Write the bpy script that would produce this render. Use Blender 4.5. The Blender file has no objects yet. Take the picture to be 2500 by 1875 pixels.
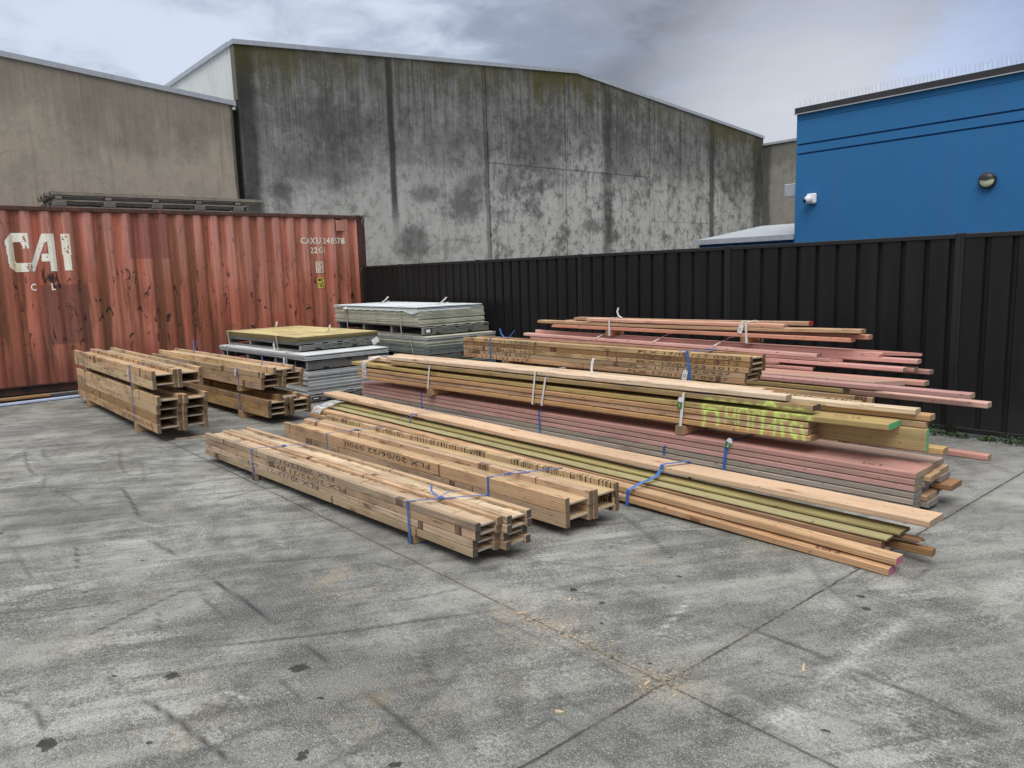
import bpy, bmesh, math, random
import numpy as np
from mathutils import Vector, Matrix, Euler

EXPOSURE = 0.28
SUN_E = 1.4
random.seed(7)
rng = np.random.default_rng(11)
scene = bpy.context.scene
COL = scene.collection

# ------------------------------------------------------------------ camera
cam_d = bpy.data.cameras.new("camera")
cam = bpy.data.objects.new("camera", cam_d)
COL.objects.link(cam)
CAM_H = 1.55
yaw, pitch, roll = math.radians(139.76213), math.radians(8.32110), math.radians(1.74464)
fwd = Vector((math.cos(pitch) * math.cos(yaw), math.cos(pitch) * math.sin(yaw), -math.sin(pitch)))
r0 = Vector((math.sin(yaw), -math.cos(yaw), 0))
d0 = fwd.cross(r0)
right = math.cos(roll) * r0 + math.sin(roll) * d0
down = -math.sin(roll) * r0 + math.cos(roll) * d0
m3 = Matrix((right, -down, -fwd)).transposed()
cam.matrix_world = Matrix.Translation((0, 0, CAM_H)) @ m3.to_4x4()
cam_d.sensor_fit = 'HORIZONTAL'
cam_d.sensor_width = 36.0
cam_d.lens = 36.0 * 1835.47 / 2500.0
cam_d.clip_start = 0.05
cam_d.clip_end = 3000
scene.camera = cam
scene.render.resolution_x, scene.render.resolution_y = 1024, 768
scene.view_settings.view_transform = 'Standard'
scene.view_settings.look = 'None'
scene.view_settings.gamma = 1
scene.view_settings.exposure = EXPOSURE

# ------------------------------------------------------------------ node helper
class NT:
    def __init__(s, tree):
        s.t = tree
    def n(s, typ, ins=None, **at):
        nd = s.t.nodes.new(typ)
        for k, v in at.items():
            setattr(nd, k, v)
        if ins:
            for k, v in ins.items():
                sock = nd.inputs[k]
                if isinstance(v, bpy.types.Node):
                    v = v.outputs[0]
                if isinstance(v, bpy.types.NodeSocket):
                    s.t.links.new(v, sock)
                else:
                    if sock.type == 'RGBA' and len(v) == 3:
                        v = (*v, 1)
                    sock.default_value = v
        return nd
    def m(s, op, a, b=0.0, c=0.0, clamp=False):
        nd = s.n('ShaderNodeMath', {0: a, 1: b, 2: c}, operation=op)
        nd.use_clamp = clamp
        return nd.outputs[0]
    def vm(s, op, a, b=(0, 0, 0)):
        nd = s.n('ShaderNodeVectorMath', {0: a, 1: b}, operation=op)
        return nd.outputs[1] if op in ('DOT_PRODUCT', 'LENGTH', 'DISTANCE') else nd.outputs[0]
    def mix(s, f, a, b, bt='MIX'):
        nd = s.n('ShaderNodeMix', None, data_type='RGBA', blend_type=bt)
        for i, v in ((0, f), (6, a), (7, b)):
            if isinstance(v, bpy.types.Node): v = v.outputs[0]
            if isinstance(v, bpy.types.NodeSocket): s.t.links.new(v, nd.inputs[i])
            else: nd.inputs[i].default_value = (*v, 1) if (i > 0 and len(v) == 3) else v
        return nd.outputs[2]
    def noise(s, vec, scale=1.0, detail=3.0, rough=.55, dist=0.0, dim='3D'):
        k = {'Scale': scale, 'Detail': detail, 'Roughness': rough, 'Distortion': dist}
        if dim == '1D': k['W'] = vec
        else: k['Vector'] = vec
        nd = s.n('ShaderNodeTexNoise', None, noise_dimensions=dim)
        for q, v in k.items():
            sock = nd.inputs[q]
            if isinstance(v, bpy.types.NodeSocket): s.t.links.new(v, sock)
            else: sock.default_value = v
        return nd.outputs[0]
    def vor(s, vec, scale=1.0, feature='F1', dim='3D', out='Distance', rnd=1.0):
        nd = s.n('ShaderNodeTexVoronoi', None, voronoi_dimensions=dim, feature=feature)
        s.t.links.new(vec, nd.inputs['W' if dim == '1D' else 'Vector'])
        nd.inputs['Scale'].default_value = scale
        nd.inputs['Randomness'].default_value = rnd
        return nd.outputs[out]
    def mr(s, v, a, b, c=0.0, d=1.0, smooth=True):
        nd = s.n('ShaderNodeMapRange', {0: v, 1: a, 2: b, 3: c, 4: d})
        nd.interpolation_type = 'SMOOTHSTEP' if smooth else 'LINEAR'
        return nd.outputs[0]
    def sep(s, v):
        return s.n('ShaderNodeSeparateXYZ', {0: v}).outputs
    def comb(s, x=0.0, y=0.0, z=0.0):
        return s.n('ShaderNodeCombineXYZ', {0: x, 1: y, 2: z}).outputs[0]
    def scale(s, v, k):
        return s.vm('MULTIPLY', v, k)
    def inv(s, v):
        return s.m('SUBTRACT', 1.0, v)

def new_mat(name):
    mt = bpy.data.materials.new(name)
    mt.use_nodes = True
    mt.node_tree.nodes.clear()
    g = NT(mt.node_tree)
    out = g.n('ShaderNodeOutputMaterial')
    return mt, g, out

def finish(g, out, col, rough=.75, bump=None, bstr=.3, bdist=.01, metal=0.0, spec=.5):
    b = g.n('ShaderNodeBsdfPrincipled', {'Base Color': col, 'Roughness': rough, 'Metallic': metal, 'Specular IOR Level': spec})
    if bump is not None:
        bn = g.n('ShaderNodeBump', {'Height': bump, 'Strength': bstr, 'Distance': bdist})
        g.t.links.new(bn.outputs[0], b.inputs['Normal'])
    g.t.links.new(b.outputs[0], out.inputs[0])
    return b

# ------------------------------------------------------------------ world: overcast sky with drifting cloud
world = bpy.data.worlds.new("World")
scene.world = world
world.use_nodes = True
world.node_tree.nodes.clear()
g = NT(world.node_tree)
SUN_EL, SUN_AZ = math.radians(58), math.radians(-55)     # azimuth of the direction TO the sun, from +X
sky = g.n('ShaderNodeTexSky', sky_type='NISHITA', sun_disc=False, sun_elevation=SUN_EL,
          sun_rotation=math.pi / 2 - SUN_AZ, air_density=1.0, dust_density=1.2)
tc = g.n('ShaderNodeTexCoord').outputs['Generated']
sx, sy, sz = g.sep(tc)
den = g.m('ADD', g.m('MAXIMUM', sz, 0.0), .16)
pv = g.comb(g.m('DIVIDE', sx, den), g.m('DIVIDE', sy, den), g.m('MULTIPLY', sz, 1.5))
n1 = g.noise(pv, .85, 5, .5, .4)
n2 = g.noise(g.vm('ADD', pv, (7.3, 2.1, 0.)), 2.1, 4, .55, .3)
n3 = g.noise(g.vm('ADD', pv, (1.7, 9.4, 3.)), .45, 3, .5)
def blob(d, lo, hi):
    v = Vector(d).normalized()
    dt = g.vm('DOT_PRODUCT', tc, tuple(v))
    return g.mr(g.m('ADD', dt, g.m('MULTIPLY', g.m('SUBTRACT', n2, .5), .022)), lo, hi)
dark1 = blob((-.545, .79, .285), .968, 1.0)
dark2 = blob((-.33, .905, .275), .984, 1.0)
dark3 = blob((-.60, .745, .245), .982, 1.0)
n4 = g.noise(g.vm('ADD', pv, (4.4, 3.3, 8.)), 5.5, 6, .62, .5)
tone = g.m('ADD', g.m('MULTIPLY', n1, .50), g.m('ADD', g.m('MULTIPLY', n2, .24), g.m('MULTIPLY', n4, .20)))
tone = g.m('ADD', tone, g.m('MULTIPLY', g.m('SUBTRACT', n3, .5), .42))
c_cloud = g.mix(g.mr(tone, .41, .57), (.265, .305, .40), (.58, .64, .765))
dk = g.m('MAXIMUM', g.m('MULTIPLY', dark1, .95), g.m('MAXIMUM', g.m('MULTIPLY', dark2, .9), g.m('MULTIPLY', dark3, .8)))
dk = g.m('MULTIPLY', dk, g.mr(g.m('ADD', g.m('MULTIPLY', n2, .65), g.m('MULTIPLY', n4, .35)), .36, .58, .25, 1.0))
c_cloud = g.mix(dk, c_cloud, (.165, .18, .215))
blue = blob((-.285, .93, .20), .992, 1.0)
low = g.m('MULTIPLY', blob((-.46, .875, .13), .965, 1.0), .6)
c_cloud = g.mix(low, c_cloud, (.74, .76, .82))
c_cloud = g.mix(g.m('MULTIPLY', blue, .45), c_cloud, (.45, .60, .95))
c_cloud = g.mix(g.mr(sz, .45, .9), c_cloud, (1.35, 1.35, 1.36))
bg1 = g.n('ShaderNodeBackground', {'Color': sky.outputs[0], 'Strength': .06})
bg2 = g.n('ShaderNodeBackground', {'Color': c_cloud, 'Strength': 1.0})
mx = g.n('ShaderNodeMixShader', {0: .93})
g.t.links.new(bg1.outputs[0], mx.inputs[1]); g.t.links.new(bg2.outputs[0], mx.inputs[2])
wo = g.n('ShaderNodeOutputWorld')
g.t.links.new(mx.outputs[0], wo.inputs[0])

sun_d = bpy.data.lights.new("sun", 'SUN')
sun_d.energy = SUN_E
sun_d.angle = math.radians(35)
sun_d.color = (1.0, .965, .91)
sun = bpy.data.objects.new("sun", sun_d)
COL.objects.link(sun)
sdir = Vector((math.cos(SUN_EL) * math.cos(SUN_AZ), math.cos(SUN_EL) * math.sin(SUN_AZ), math.sin(SUN_EL)))
sun.rotation_euler = (-sdir).to_track_quat('-Z', 'Y').to_euler()
sun.location = (4, -6, 12)

# ------------------------------------------------------------------ object helpers
def mesh_obj(name, verts, faces, mt, parent=None, loc=(0, 0, 0), rot=(0, 0, 0), smooth=False):
    me = bpy.data.meshes.new(name)
    me.from_pydata([tuple(v) for v in verts], [], [tuple(f) for f in faces])
    me.update()
    for q in (mt if isinstance(mt, (list, tuple)) else [mt]):
        me.materials.append(q)
    if smooth:
        for p in me.polygons: p.use_smooth = True
    o = bpy.data.objects.new(name, me)
    COL.objects.link(o)
    o.location = loc; o.rotation_euler = rot
    if parent: o.parent = parent
    return o

def bm_obj(name, bm, mt, parent=None, loc=(0, 0, 0), rot=(0, 0, 0), smooth=False):
    me = bpy.data.meshes.new(name)
    bmesh.ops.recalc_face_normals(bm, faces=bm.faces)
    bm.to_mesh(me); bm.free()
    for q in (mt if isinstance(mt, (list, tuple)) else [mt]):
        me.materials.append(q)
    if smooth:
        for p in me.polygons: p.use_smooth = True
    o = bpy.data.objects.new(name, me)
    COL.objects.link(o)
    o.location = loc; o.rotation_euler = rot
    if parent: o.parent = parent
    return o

def thing(o, label, cat, group=None, kind=None):
    if label: o['label'] = label
    if cat: o['category'] = cat
    if group: o['group'] = group
    if kind: o['kind'] = kind
    return o

def empty(name, loc=(0, 0, 0), rot=(0, 0, 0)):
    o = bpy.data.objects.new(name, None)
    o.empty_display_size = .1
    COL.objects.link(o)
    o.location = loc; o.rotation_euler = rot
    return o

def bx(bm, x0, x1, y0, y1, z0, z1, bev=0.0, mi=0):
    vs = [bm.verts.new((x, y, z)) for z in (z0, z1) for y in (y0, y1) for x in (x0, x1)]
    fs = [bm.faces.new([vs[i] for i in f]) for f in ((0, 2, 3, 1), (4, 5, 7, 6), (0, 1, 5, 4), (2, 6, 7, 3), (0, 4, 6, 2), (1, 3, 7, 5))]
    for f in fs: f.material_index = mi
    if bev > 0:
        es = list({e for f in fs for e in f.edges})
        bmesh.ops.bevel(bm, geom=es, offset=bev, segments=1, affect='EDGES', profile=.5)

def box_obj(name, x0, x1, y0, y1, z0, z1, mt, parent=None, bev=0.0, loc=(0, 0, 0), rot=(0, 0, 0)):
    bm = bmesh.new(); bx(bm, x0, x1, y0, y1, z0, z1, bev)
    return bm_obj(name, bm, mt, parent, loc, rot)

class Frame:
    """a stack's own axes: s along the timber, b away from the camera, z up"""
    def __init__(f, x, y, ang):
        f.x, f.y, f.deg = x, y, ang
        f.a = math.radians(ang); f.c, f.s = math.cos(f.a), math.sin(f.a)
    def w(f, s, b, z):
        return (f.x + s * f.c - b * f.s, f.y + s * f.s + b * f.c, z)

def prism_mesh(L, w, h, c=.005, n=10, jit=.0008, bow=0.0, ybow=0.0, cut0=0.0, cut1=0.0, rnd0=0.0, ragged1=0.0, ragged0=0.0, dense=0):
    """a sawn board along +x with eased edges, slight wander, optional bow and skewed or rounded ends"""
    sec = [(c, 0), (w - c, 0), (w, c), (w, h - c), (w - c, h), (c, h), (0, h - c), (0, c)]
    vs, fs = [], []
    ts = np.linspace(0, 1, n + 1); base = ts
    if dense: ts = np.unique(np.concatenate([ts, np.linspace(1 - 1.5 / L, 1, dense)]))
    if rnd0 > 0: ts = np.concatenate([[0, rnd0 * .3 / L, rnd0 / L], ts[1:]])
    jy = np.interp(ts, base, rng.normal(0, jit, len(base))); jz = np.interp(ts, base, rng.normal(0, jit, len(base)))
    for i, t in enumerate(ts):
        k = 1.0
        if rnd0 > 0 and i == 0: k = .45
        elif rnd0 > 0 and i == 1: k = .8
        for (y, z) in sec:
            x = t * L
            if i == 0: x += cut0 * (y / w - .5) + (random.uniform(-ragged0, ragged0) if ragged0 else 0)
            if i == len(ts) - 1: x += cut1 * (y / w - .5) + (random.uniform(-ragged1, ragged1) if ragged1 else 0)
            zz = z if k == 1 else h * .5 + (z - h * .5) * k
            vs.append((x, y + jy[i] + ybow * 4 * t * (1 - t), zz + jz[i] * .5 + bow * 4 * t * (1 - t)))
    m = len(sec)
    for i in range(len(ts) - 1):
        for j in range(m):
            a = i * m + j; b = i * m + (j + 1) % m
            fs.append((a, a + m, b + m, b))
    fs.append(tuple(range(m)))
    fs.append(tuple(reversed(range((len(ts) - 1) * m, len(ts) * m))))
    fs = [tuple(reversed(f)) for f in fs]
    return vs, fs

def board(name, F, s0, s1, b, z0, w, h, mt, label, cat='board', group=None, z1=None, dang=0.0, parent=None, **kw):
    L = s1 - s0
    kw.setdefault('ybow', random.gauss(0, .005)); kw.setdefault('jit', .0016)
    vs, fs = prism_mesh(L, w, h - .0045, **kw)
    ry = -math.atan2((z1 - z0) if z1 is not None else 0.0, L)
    o = mesh_obj(name, vs, fs, mt, parent, F.w(s0, b, z0), (0, ry, F.a + math.radians(dang)))
    thing(o, label, cat, group)
    return o

def text_mesh(body, size, wx=1.0, spacing=1.0, bold=0.0):
    cu = bpy.data.curves.new("lettering", 'FONT')
    cu.body = body; cu.size = size; cu.resolution_u = 2
    cu.space_character = spacing
    cu.offset = bold
    o = bpy.data.objects.new("lettering", cu)
    COL.objects.link(o)
    dg = bpy.context.evaluated_depsgraph_get(); dg.update()
    me = bpy.data.meshes.new_from_object(o.evaluated_get(dg))
    bpy.data.objects.remove(o); bpy.data.curves.remove(cu)
    for v in me.vertices: v.co.x *= wx
    return me

def letter_obj(name, body, size, mt, parent, mat4, wx=1.0, spacing=1.0):
    me = text_mesh(body, size, wx, spacing)
    me.transform(mat4)
    me.materials.clear(); me.materials.append(mt)
    o = bpy.data.objects.new(name, me)
    COL.objects.link(o); o.parent = parent
    return o
FRONT = Matrix(((1, 0, 0, 0), (0, 0, -1, 0), (0, 1, 0, 0), (0, 0, 0, 1)))     # text upright on a face that looks to -y

def tube(bm, pts, r, seg=6):
    pts = [Vector(p) for p in pts]
    rings = []
    for i, p in enumerate(pts):
        d = (pts[min(i + 1, len(pts) - 1)] - pts[max(i - 1, 0)]).normalized()
        u = d.cross(Vector((0, 0, 1)));
        if u.length < 1e-3: u = d.cross(Vector((1, 0, 0)))
        u.normalize(); v = d.cross(u)
        rings.append([bm.verts.new(p + (u * math.cos(a) + v * math.sin(a)) * r) for a in [2 * math.pi * k / seg for k in range(seg)]])
    for a, b in zip(rings, rings[1:]):
        for k in range(seg):
            bm.faces.new((a[k], a[(k + 1) % seg], b[(k + 1) % seg], b[k]))
    bm.faces.new(rings[0]); bm.faces.new(list(reversed(rings[-1])))

def ribbon(bm, pts, wvec, t=.0012):
    """a flat band through pts, width vector wvec (vector or one per point)"""
    pts = [Vector(p) for p in pts]
    n = len(pts)
    ws = [Vector(w) for w in wvec] if isinstance(wvec[0], (tuple, list, Vector)) else [Vector(wvec)] * n
    rows = []
    for i, p in enumerate(pts):
        d = (pts[min(i + 1, n - 1)] - pts[max(i - 1, 0)]).normalized()
        nn = d.cross(ws[i]).normalized() * t
        rows.append([bm.verts.new(q) for q in (p - ws[i] / 2, p + ws[i] / 2, p + ws[i] / 2 + nn, p - ws[i] / 2 + nn)])
    for a, b in zip(rows, rows[1:]):
        for k in range(4):
            bm.faces.new((a[k], a[(k + 1) % 4], b[(k + 1) % 4], b[k]))
    bm.faces.new(rows[0]); bm.faces.new(list(reversed(rows[-1])))

# ------------------------------------------------------------------ materials
def wood(name, light, dark, knots=.7, paint=None, amt=0.0, grime=.25, joints=0.0, drips=0.0, end=None, grey=0.0, ring=.013, var=.2, topstain=0.0, graf=False, endpaint=None, edgestain=0.0):
    mt, g, out = new_mat(name)
    tcn = g.n('ShaderNodeTexCoord'); oc = tcn.outputs['Object']
    rnd = g.n('ShaderNodeObjectInfo').outputs['Random']
    r2 = g.m('FRACT', g.m('MULTIPLY', rnd, 17.31)); r3 = g.m('FRACT', g.m('MULTIPLY', rnd, 53.77))
    v = g.vm('ADD', oc, g.comb(g.m('MULTIPLY', rnd, 41.0), g.m('MULTIPLY', r2, 9.0), g.m('MULTIPLY', r3, 7.0)))
    x, y, z = g.sep(oc)
    wob = g.m('SUBTRACT', g.noise(g.vm('MULTIPLY', v, (.8, 4, 4)), 1.0, 3, .5), .5)
    yy = g.m('ADD', y, g.m('MULTIPLY', g.m('SUBTRACT', r2, .6), .16))
    zz = g.m('ADD', z, g.m('ADD', g.m('MULTIPLY', r3, .05), .015))
    rad = g.m('SQRT', g.m('ADD', g.m('MULTIPLY', yy, yy), g.m('MULTIPLY', zz, zz)))
    rad = g.m('ADD', g.m('ADD', rad, g.m('MULTIPLY', wob, .085)), g.m('MULTIPLY', x, .002))
    rings = g.m('FRACT', g.m('DIVIDE', rad, ring))
    rings = g.m('POWER', g.mr(rings, 0, 1, 0, 1, False), 2.2)
    fine = g.noise(g.vm('MULTIPLY', v, (2.5, 110, 110)), 1.0, 3, .65)
    blot = g.noise(g.vm('MULTIPLY', v, (.9, 5, 5)), 1.0, 4, .55)
    f = g.m('ADD', g.m('MULTIPLY', rings, .26), g.m('ADD', g.m('MULTIPLY', fine, .46), g.m('MULTIPLY', blot, .52)))
    col = g.mix(g.mr(f, .34, .86), light, dark)
    # a long slow change of tone down the board
    lt = g.noise(g.vm('MULTIPLY', v, (.45, 1.5, 1.5)), 1.0, 2, .5)
    col = g.mix(g.mr(lt, .42, .66, 0, .6), col, tuple(c * .62 for c in light))
    # knots
    kv = g.vm('ADD', g.vm('MULTIPLY', v, (2.8, 8.5, 8.5)), g.comb(g.m('MULTIPLY', fine, .06), 0., 0.))
    kd = g.vor(kv, 1.0)
    col = g.mix(g.m('MULTIPLY', g.mr(kd, .20, .30, 1, 0), .40 * knots), col, (dark[0] * .8, dark[1] * .62, dark[2] * .5))
    col = g.mix(g.m('MULTIPLY', g.mr(kd, .07, .15, 1, 0), .9 * knots), col, (dark[0] * .34, dark[1] * .2, dark[2] * .14))
    if paint:
        pn = g.noise(g.vm('MULTIPLY', v, (1.1, 16, 16)), 1.0, 4, .6)
        col = g.mix(g.mr(pn, .25, .6, amt * .75, min(1, amt * 1.1)), col, paint)
    if grey > 0:
        gn = g.noise(g.vm('MULTIPLY', v, (1.3, 9, 9)), 1.0, 4, .6)
        col = g.mix(g.m('MULTIPLY', g.mr(gn, .3, .6), grey), col, (.30, .275, .25))
    hv = g.n('ShaderNodeHueSaturation', {'Hue': g.m('ADD', .5, g.m('MULTIPLY', g.m('SUBTRACT', r3, .5), .018)), 'Saturation': g.m('ADD', .88, g.m('MULTIPLY', r2, .24)),
                                         'Value': g.m('ADD', 1 - var / 2, g.m('MULTIPLY', rnd, var)), 'Color': col}).outputs[0]
    col = hv
    gr = g.noise(g.vm('MULTIPLY', v, (1.7, 7, 7)), 1.0, 5, .65)
    col = g.mix(g.m('MULTIPLY', g.mr(gr, .47, .70), grime), col, (.055, .043, .032), 'MIX')
    # small scuffs and nail marks
    sc = g.noise(g.vm('MULTIPLY', v, (22, 60, 60)), 1.0, 2, .5)
    col = g.mix(g.m('MULTIPLY', g.mr(sc, .66, .73), .65), col, (.05, .036, .026))
    if joints > 0:
        jx = g.m('ADD', g.m('MULTIPLY', x, .9), g.m('MULTIPLY', rnd, 33.0))
        jd = g.vor(jx, 1.0, dim='1D')
        jc = g.vor(jx, 1.0, dim='1D', out='Color')
        jr = g.sep(jc)[0]
        wdt = g.m('ADD', .006, g.m('MULTIPLY', g.m('POWER', jr, 5.0), .055))
        msk = g.m('LESS_THAN', jd, wdt)
        stripe = g.mr(g.noise(g.vm('MULTIPLY', v, (260, 2, 6)), 1.0, 1, .5), .4, .6, .45, 1)
        col = g.mix(g.m('MULTIPLY', g.m('MULTIPLY', msk, stripe), joints), col, (.05, .018, .014))
        # scattered red-brown blotches where glue and ink have bled
        bl = g.noise(g.vm('MULTIPLY', v, (5, 22, 22)), 1.0, 3, .6)
        col = g.mix(g.m('MULTIPLY', g.mr(bl, .63, .70), .75 * joints), col, (.085, .032, .022))
        # faint grey weather bands
        wb = g.noise(g.vm('MULTIPLY', v, (1.1, 5, 5)), 1.0, 3, .6)
        col = g.mix(g.m('MULTIPLY', g.mr(wb, .58, .72), .5 * joints), col, (.16, .14, .115))
    if drips > 0:
        dn = g.noise(g.vm('MULTIPLY', v, (62, 2.2, 5.0)), 1.0, 2, .45)
        dm = g.noise(g.vm('MULTIPLY', v, (3.2, .1, .1)), 1.0, 2, .5)
        hz = g.noise(g.vm('MULTIPLY', v, (150, 1, 14)), 1.0, 2, .5)
        dd = g.m('MULTIPLY', g.mr(dn, .50, .55), g.mr(dm, .36, .44))
        dd = g.m('MULTIPLY', dd, g.mr(hz, .28, .38))
        col = g.mix(g.m('MULTIPLY', dd, drips), col, (.022, .014, .010))
    if topstain > 0:
        ts = g.noise(g.vm('MULTIPLY', v, (3.2, 11, 11)), 1.0, 4, .6)
        nz = g.sep(g.n('ShaderNodeNewGeometry').outputs['Normal'])[2]
        col = g.mix(g.m('MULTIPLY', g.m('MULTIPLY', g.mr(ts, .45, .62), topstain), g.mr(nz, .5, .8)), col, (.10, .092, .08))
    if edgestain > 0:
        ey = g.m('ABSOLUTE', g.m('SUBTRACT', y, .063))
        en = g.noise(g.vm('MULTIPLY', v, (9, 4, 1)), 1.0, 4, .6)
        ed = g.mr(g.m('ADD', ey, g.m('MULTIPLY', g.m('SUBTRACT', en, .5), .075)), .036, .062)
        col = g.mix(g.m('MULTIPLY', g.m('MULTIPLY', ed, g.mr(en, .40, .60)), edgestain), col, (.035, .024, .018))
    # sawn ends
    no = g.n('ShaderNodeVectorTransform', {0: g.n('ShaderNodeNewGeometry').outputs['Normal']}, vector_type='NORMAL', convert_from='WORLD', convert_to='OBJECT')
    ax = g.m('ABSOLUTE', g.sep(no.outputs[0])[0])
    em = g.mr(ax, .75, .9)
    e0 = end or tuple(c * .62 for c in light)
    er = g.m('FRACT', g.m('DIVIDE', rad, .0075))
    ecol = g.mix(g.m('ADD', g.m('MULTIPLY', er, .5), g.m('MULTIPLY', fine, .5)), e0, tuple(c * .55 for c in e0))
    ecol = g.mix(g.mr(gr, .45, .7, 0, .55), ecol, (.10, .085, .07))
    col = g.mix(em, col, ecol)
    if endpaint:
        pn2 = g.noise(g.vm('MULTIPLY', v, (9, 24, 24)), 1.0, 3, .6)
        col = g.mix(g.m('MULTIPLY', em, g.mr(pn2, .36, .5)), col, endpaint)
    if graf:
        at = g.n('ShaderNodeAttribute', attribute_name='spray', attribute_type='GEOMETRY').outputs['Fac']
        spk = g.noise(g.scale(v, (70, 70, 70)), 1.0, 2, .6)
        col = g.mix(g.m('MULTIPLY', g.m('MULTIPLY', at, .95), g.mr(spk, .25, .65, .6, 1), clamp=True), col, (.64, .86, .22))
    bmp = g.m('ADD', g.m('MULTIPLY', fine, .7), g.m('MULTIPLY', rings, .3))
    finish(g, out, col, .78, bmp, .35, .002, spec=.3)
    return mt

PINE = wood('pine', (.66, .47, .29), (.36, .20, .095))
PINE_C = wood('pine_pale', (.76, .59, .40), (.46, .29, .16), knots=.6)
FIR = wood('fir_orange', (.64, .41, .24), (.36, .175, .08))
FIR_P = wood('fir_pink_end', (.64, .41, .24), (.36, .175, .08), endpaint=(.42, .13, .20))
FIR_D = wood('fir_brown', (.42, .25, .135), (.22, .11, .055))
RED = wood('fir_salmon', (.72, .45, .30), (.46, .21, .12), paint=(.66, .34, .25), amt=.35)
PINK = wood('primed_pink', (.58, .38, .30), (.36, .20, .15), paint=(.58, .295, .252), amt=.74, end=(.42, .32, .21))
PINK_B = wood('primed_pink_bright', (.62, .34, .27), (.40, .19, .14), paint=(.76, .44, .375), amt=.75, end=(.50, .34, .26))
PINK_G = wood('primed_pink_worn', (.50, .36, .28), (.30, .19, .14), paint=(.54, .30, .245), amt=.6, grey=.3, end=(.34, .29, .22))
PINKTOP = wood('pink_cream', (.72, .56, .385), (.47, .315, .20), paint=(.76, .49, .38), amt=.09, knots=.9)
CREAM = wood('cream_dressed', (.80, .62, .43), (.58, .41, .27), paint=(.80, .57, .42), amt=.35)
TREAT = wood('treated_olive', (.48, .35, .155), (.28, .185, .07), end=(.26, .22, .11))
TREAT_W = wood('treated_weathered', (.47, .34, .15), (.25, .165, .065), topstain=.85, grime=.45, end=(.08, .07, .055), graf=True)
TREAT_GE = wood('treated_green_end', (.55, .40, .18), (.32, .21, .08), graf=True, endpaint=(.06, .40, .17))
GREENB = wood('treated_green', (.43, .385, .17), (.27, .225, .085), knots=.2, end=(.17, .145, .06))
WEATH = wood('weathered_grey', (.50, .40, .31), (.28, .21, .155), grey=.45, end=(.30, .27, .245))
PINE_G = wood('pine_sprayed', (.68, .445, .24), (.38, .195, .08), graf=True, end=(.40, .28, .16))
FLANGE = wood('joist_flange', (.66, .46, .275), (.37, .225, .115), var=.3, joints=.95, grime=.5, end=(.24, .165, .10))
FLANGE_W = wood('joist_flange_worn', (.60, .44, .28), (.32, .21, .12), var=.34, joints=.95, grime=.5, end=(.11, .085, .07))
FLANGE_D = wood('joist_flange_dark', (.43, .28, .145), (.23, .13, .06), var=.3, joints=1.0, grime=.55, end=(.15, .10, .06))
FLANGE_I = wood('joist_flange_inked', (.68, .49, .30), (.44, .28, .15), joints=.3, drips=.95, end=(.20, .14, .085))
WEB = wood('joist_web', (.62, .46, .29), (.43, .29, .17), knots=.15, grime=.35, ring=.04, end=(.55, .47, .36))
WEB_S = wood('joist_web_stained', (.68, .50, .33), (.45, .31, .19), edgestain=.9, knots=.9, joints=.5, grime=.5, ring=.04, end=(.50, .46, .40))
BEARER = wood('bearer_wood', (.42, .30, .175), (.25, .155, .08), grime=.4)
RUNNER = wood('pallet_runner', (.38, .375, .36), (.20, .195, .185), grey=.35, grime=.45, knots=.5, end=(.19, .18, .165))
DECK = wood('pallet_deck', (.30, .29, .265), (.17, .16, .14), grey=.4, grime=.5, end=(.22, .21, .19))
SLAT = wood('rack_timber', (.07, .07, .075), (.03, .03, .032), grime=.6, end=(.36, .32, .26))

def plain(name, col, rough=.6, metal=0.0, noise=.25, nscale=9.0, bump=0.0, spec=.5):
    mt, g, out = new_mat(name)
    oc = g.n('ShaderNodeTexCoord').outputs['Object']
    n = g.noise(oc, nscale, 4, .6)
    c = g.mix(g.mr(n, .35, .7, 0, 1), col, tuple(q * (1 - noise) for q in col))
    n2 = g.noise(oc, nscale * 6, 3, .6)
    finish(g, out, c, rough, n2 if bump else None, bump, .004, metal, spec)
    return mt

INK = plain('ink_stamp', (.10, .070, .048), .85, noise=.5, nscale=40)
INKB = plain('black_print', (.012, .012, .013), .6)
PEN = plain('marker_pen', (.05, .03, .035), .8)
GREENINK = plain('green_print', (.022, .10, .062), .8)
STRAP_B = plain('blue_strap', (.05, .165, .50), .35, noise=.3)
STRAP_BP = plain('pale_blue_strap', (.13, .20, .50), .4)
STRAP_W = plain('white_strap', (.74, .73, .70), .4, noise=.15)
STRAP_G = plain('grey_strap', (.50, .47, .40), .5)
TAGM = plain('tag_card', (.82, .83, .82), .45, noise=.06)
TAGG = plain('tag_green', (.07, .22, .05), .5)
def fence_mat():
    mt, g, out = new_mat('fence_steel')
    p = g.n('ShaderNodeNewGeometry').outputs['Position']
    x, y, z = g.sep(p)
    a = g.noise(g.comb(g.m('MULTIPLY', x, 7.0), 0., g.m('MULTIPLY', z, .6)), 1.0, 5, .65)
    b = g.noise(g.comb(g.m('MULTIPLY', x, 1.1), 0., g.m('MULTIPLY', z, 1.3)), 1.0, 5, .6)
    c = g.mix(g.m('MULTIPLY', g.mr(a, .4, .7), .8), (.0085, .0083, .0088), (.0150, .0147, .0150))
    d = g.m('MULTIPLY', g.mr(g.m('ADD', z, g.m('MULTIPLY', g.m('SUBTRACT', b, .5), .8)), .08, .45, 1, 0), .32)
    c = g.mix(d, c, (.05, .047, .042))
    s = g.noise(g.comb(g.m('MULTIPLY', x, 30.0), 0., g.m('MULTIPLY', z, 6.0)), 1.0, 3, .6)
    c = g.mix(g.mr(s, .70, .74, 0, .5), c, (.07, .07, .07))
    finish(g, out, c, g.mr(b, .3, .7, .45, .68), b, .12, .03, spec=.3)
    return mt
STEEL_D = fence_mat()
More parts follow.
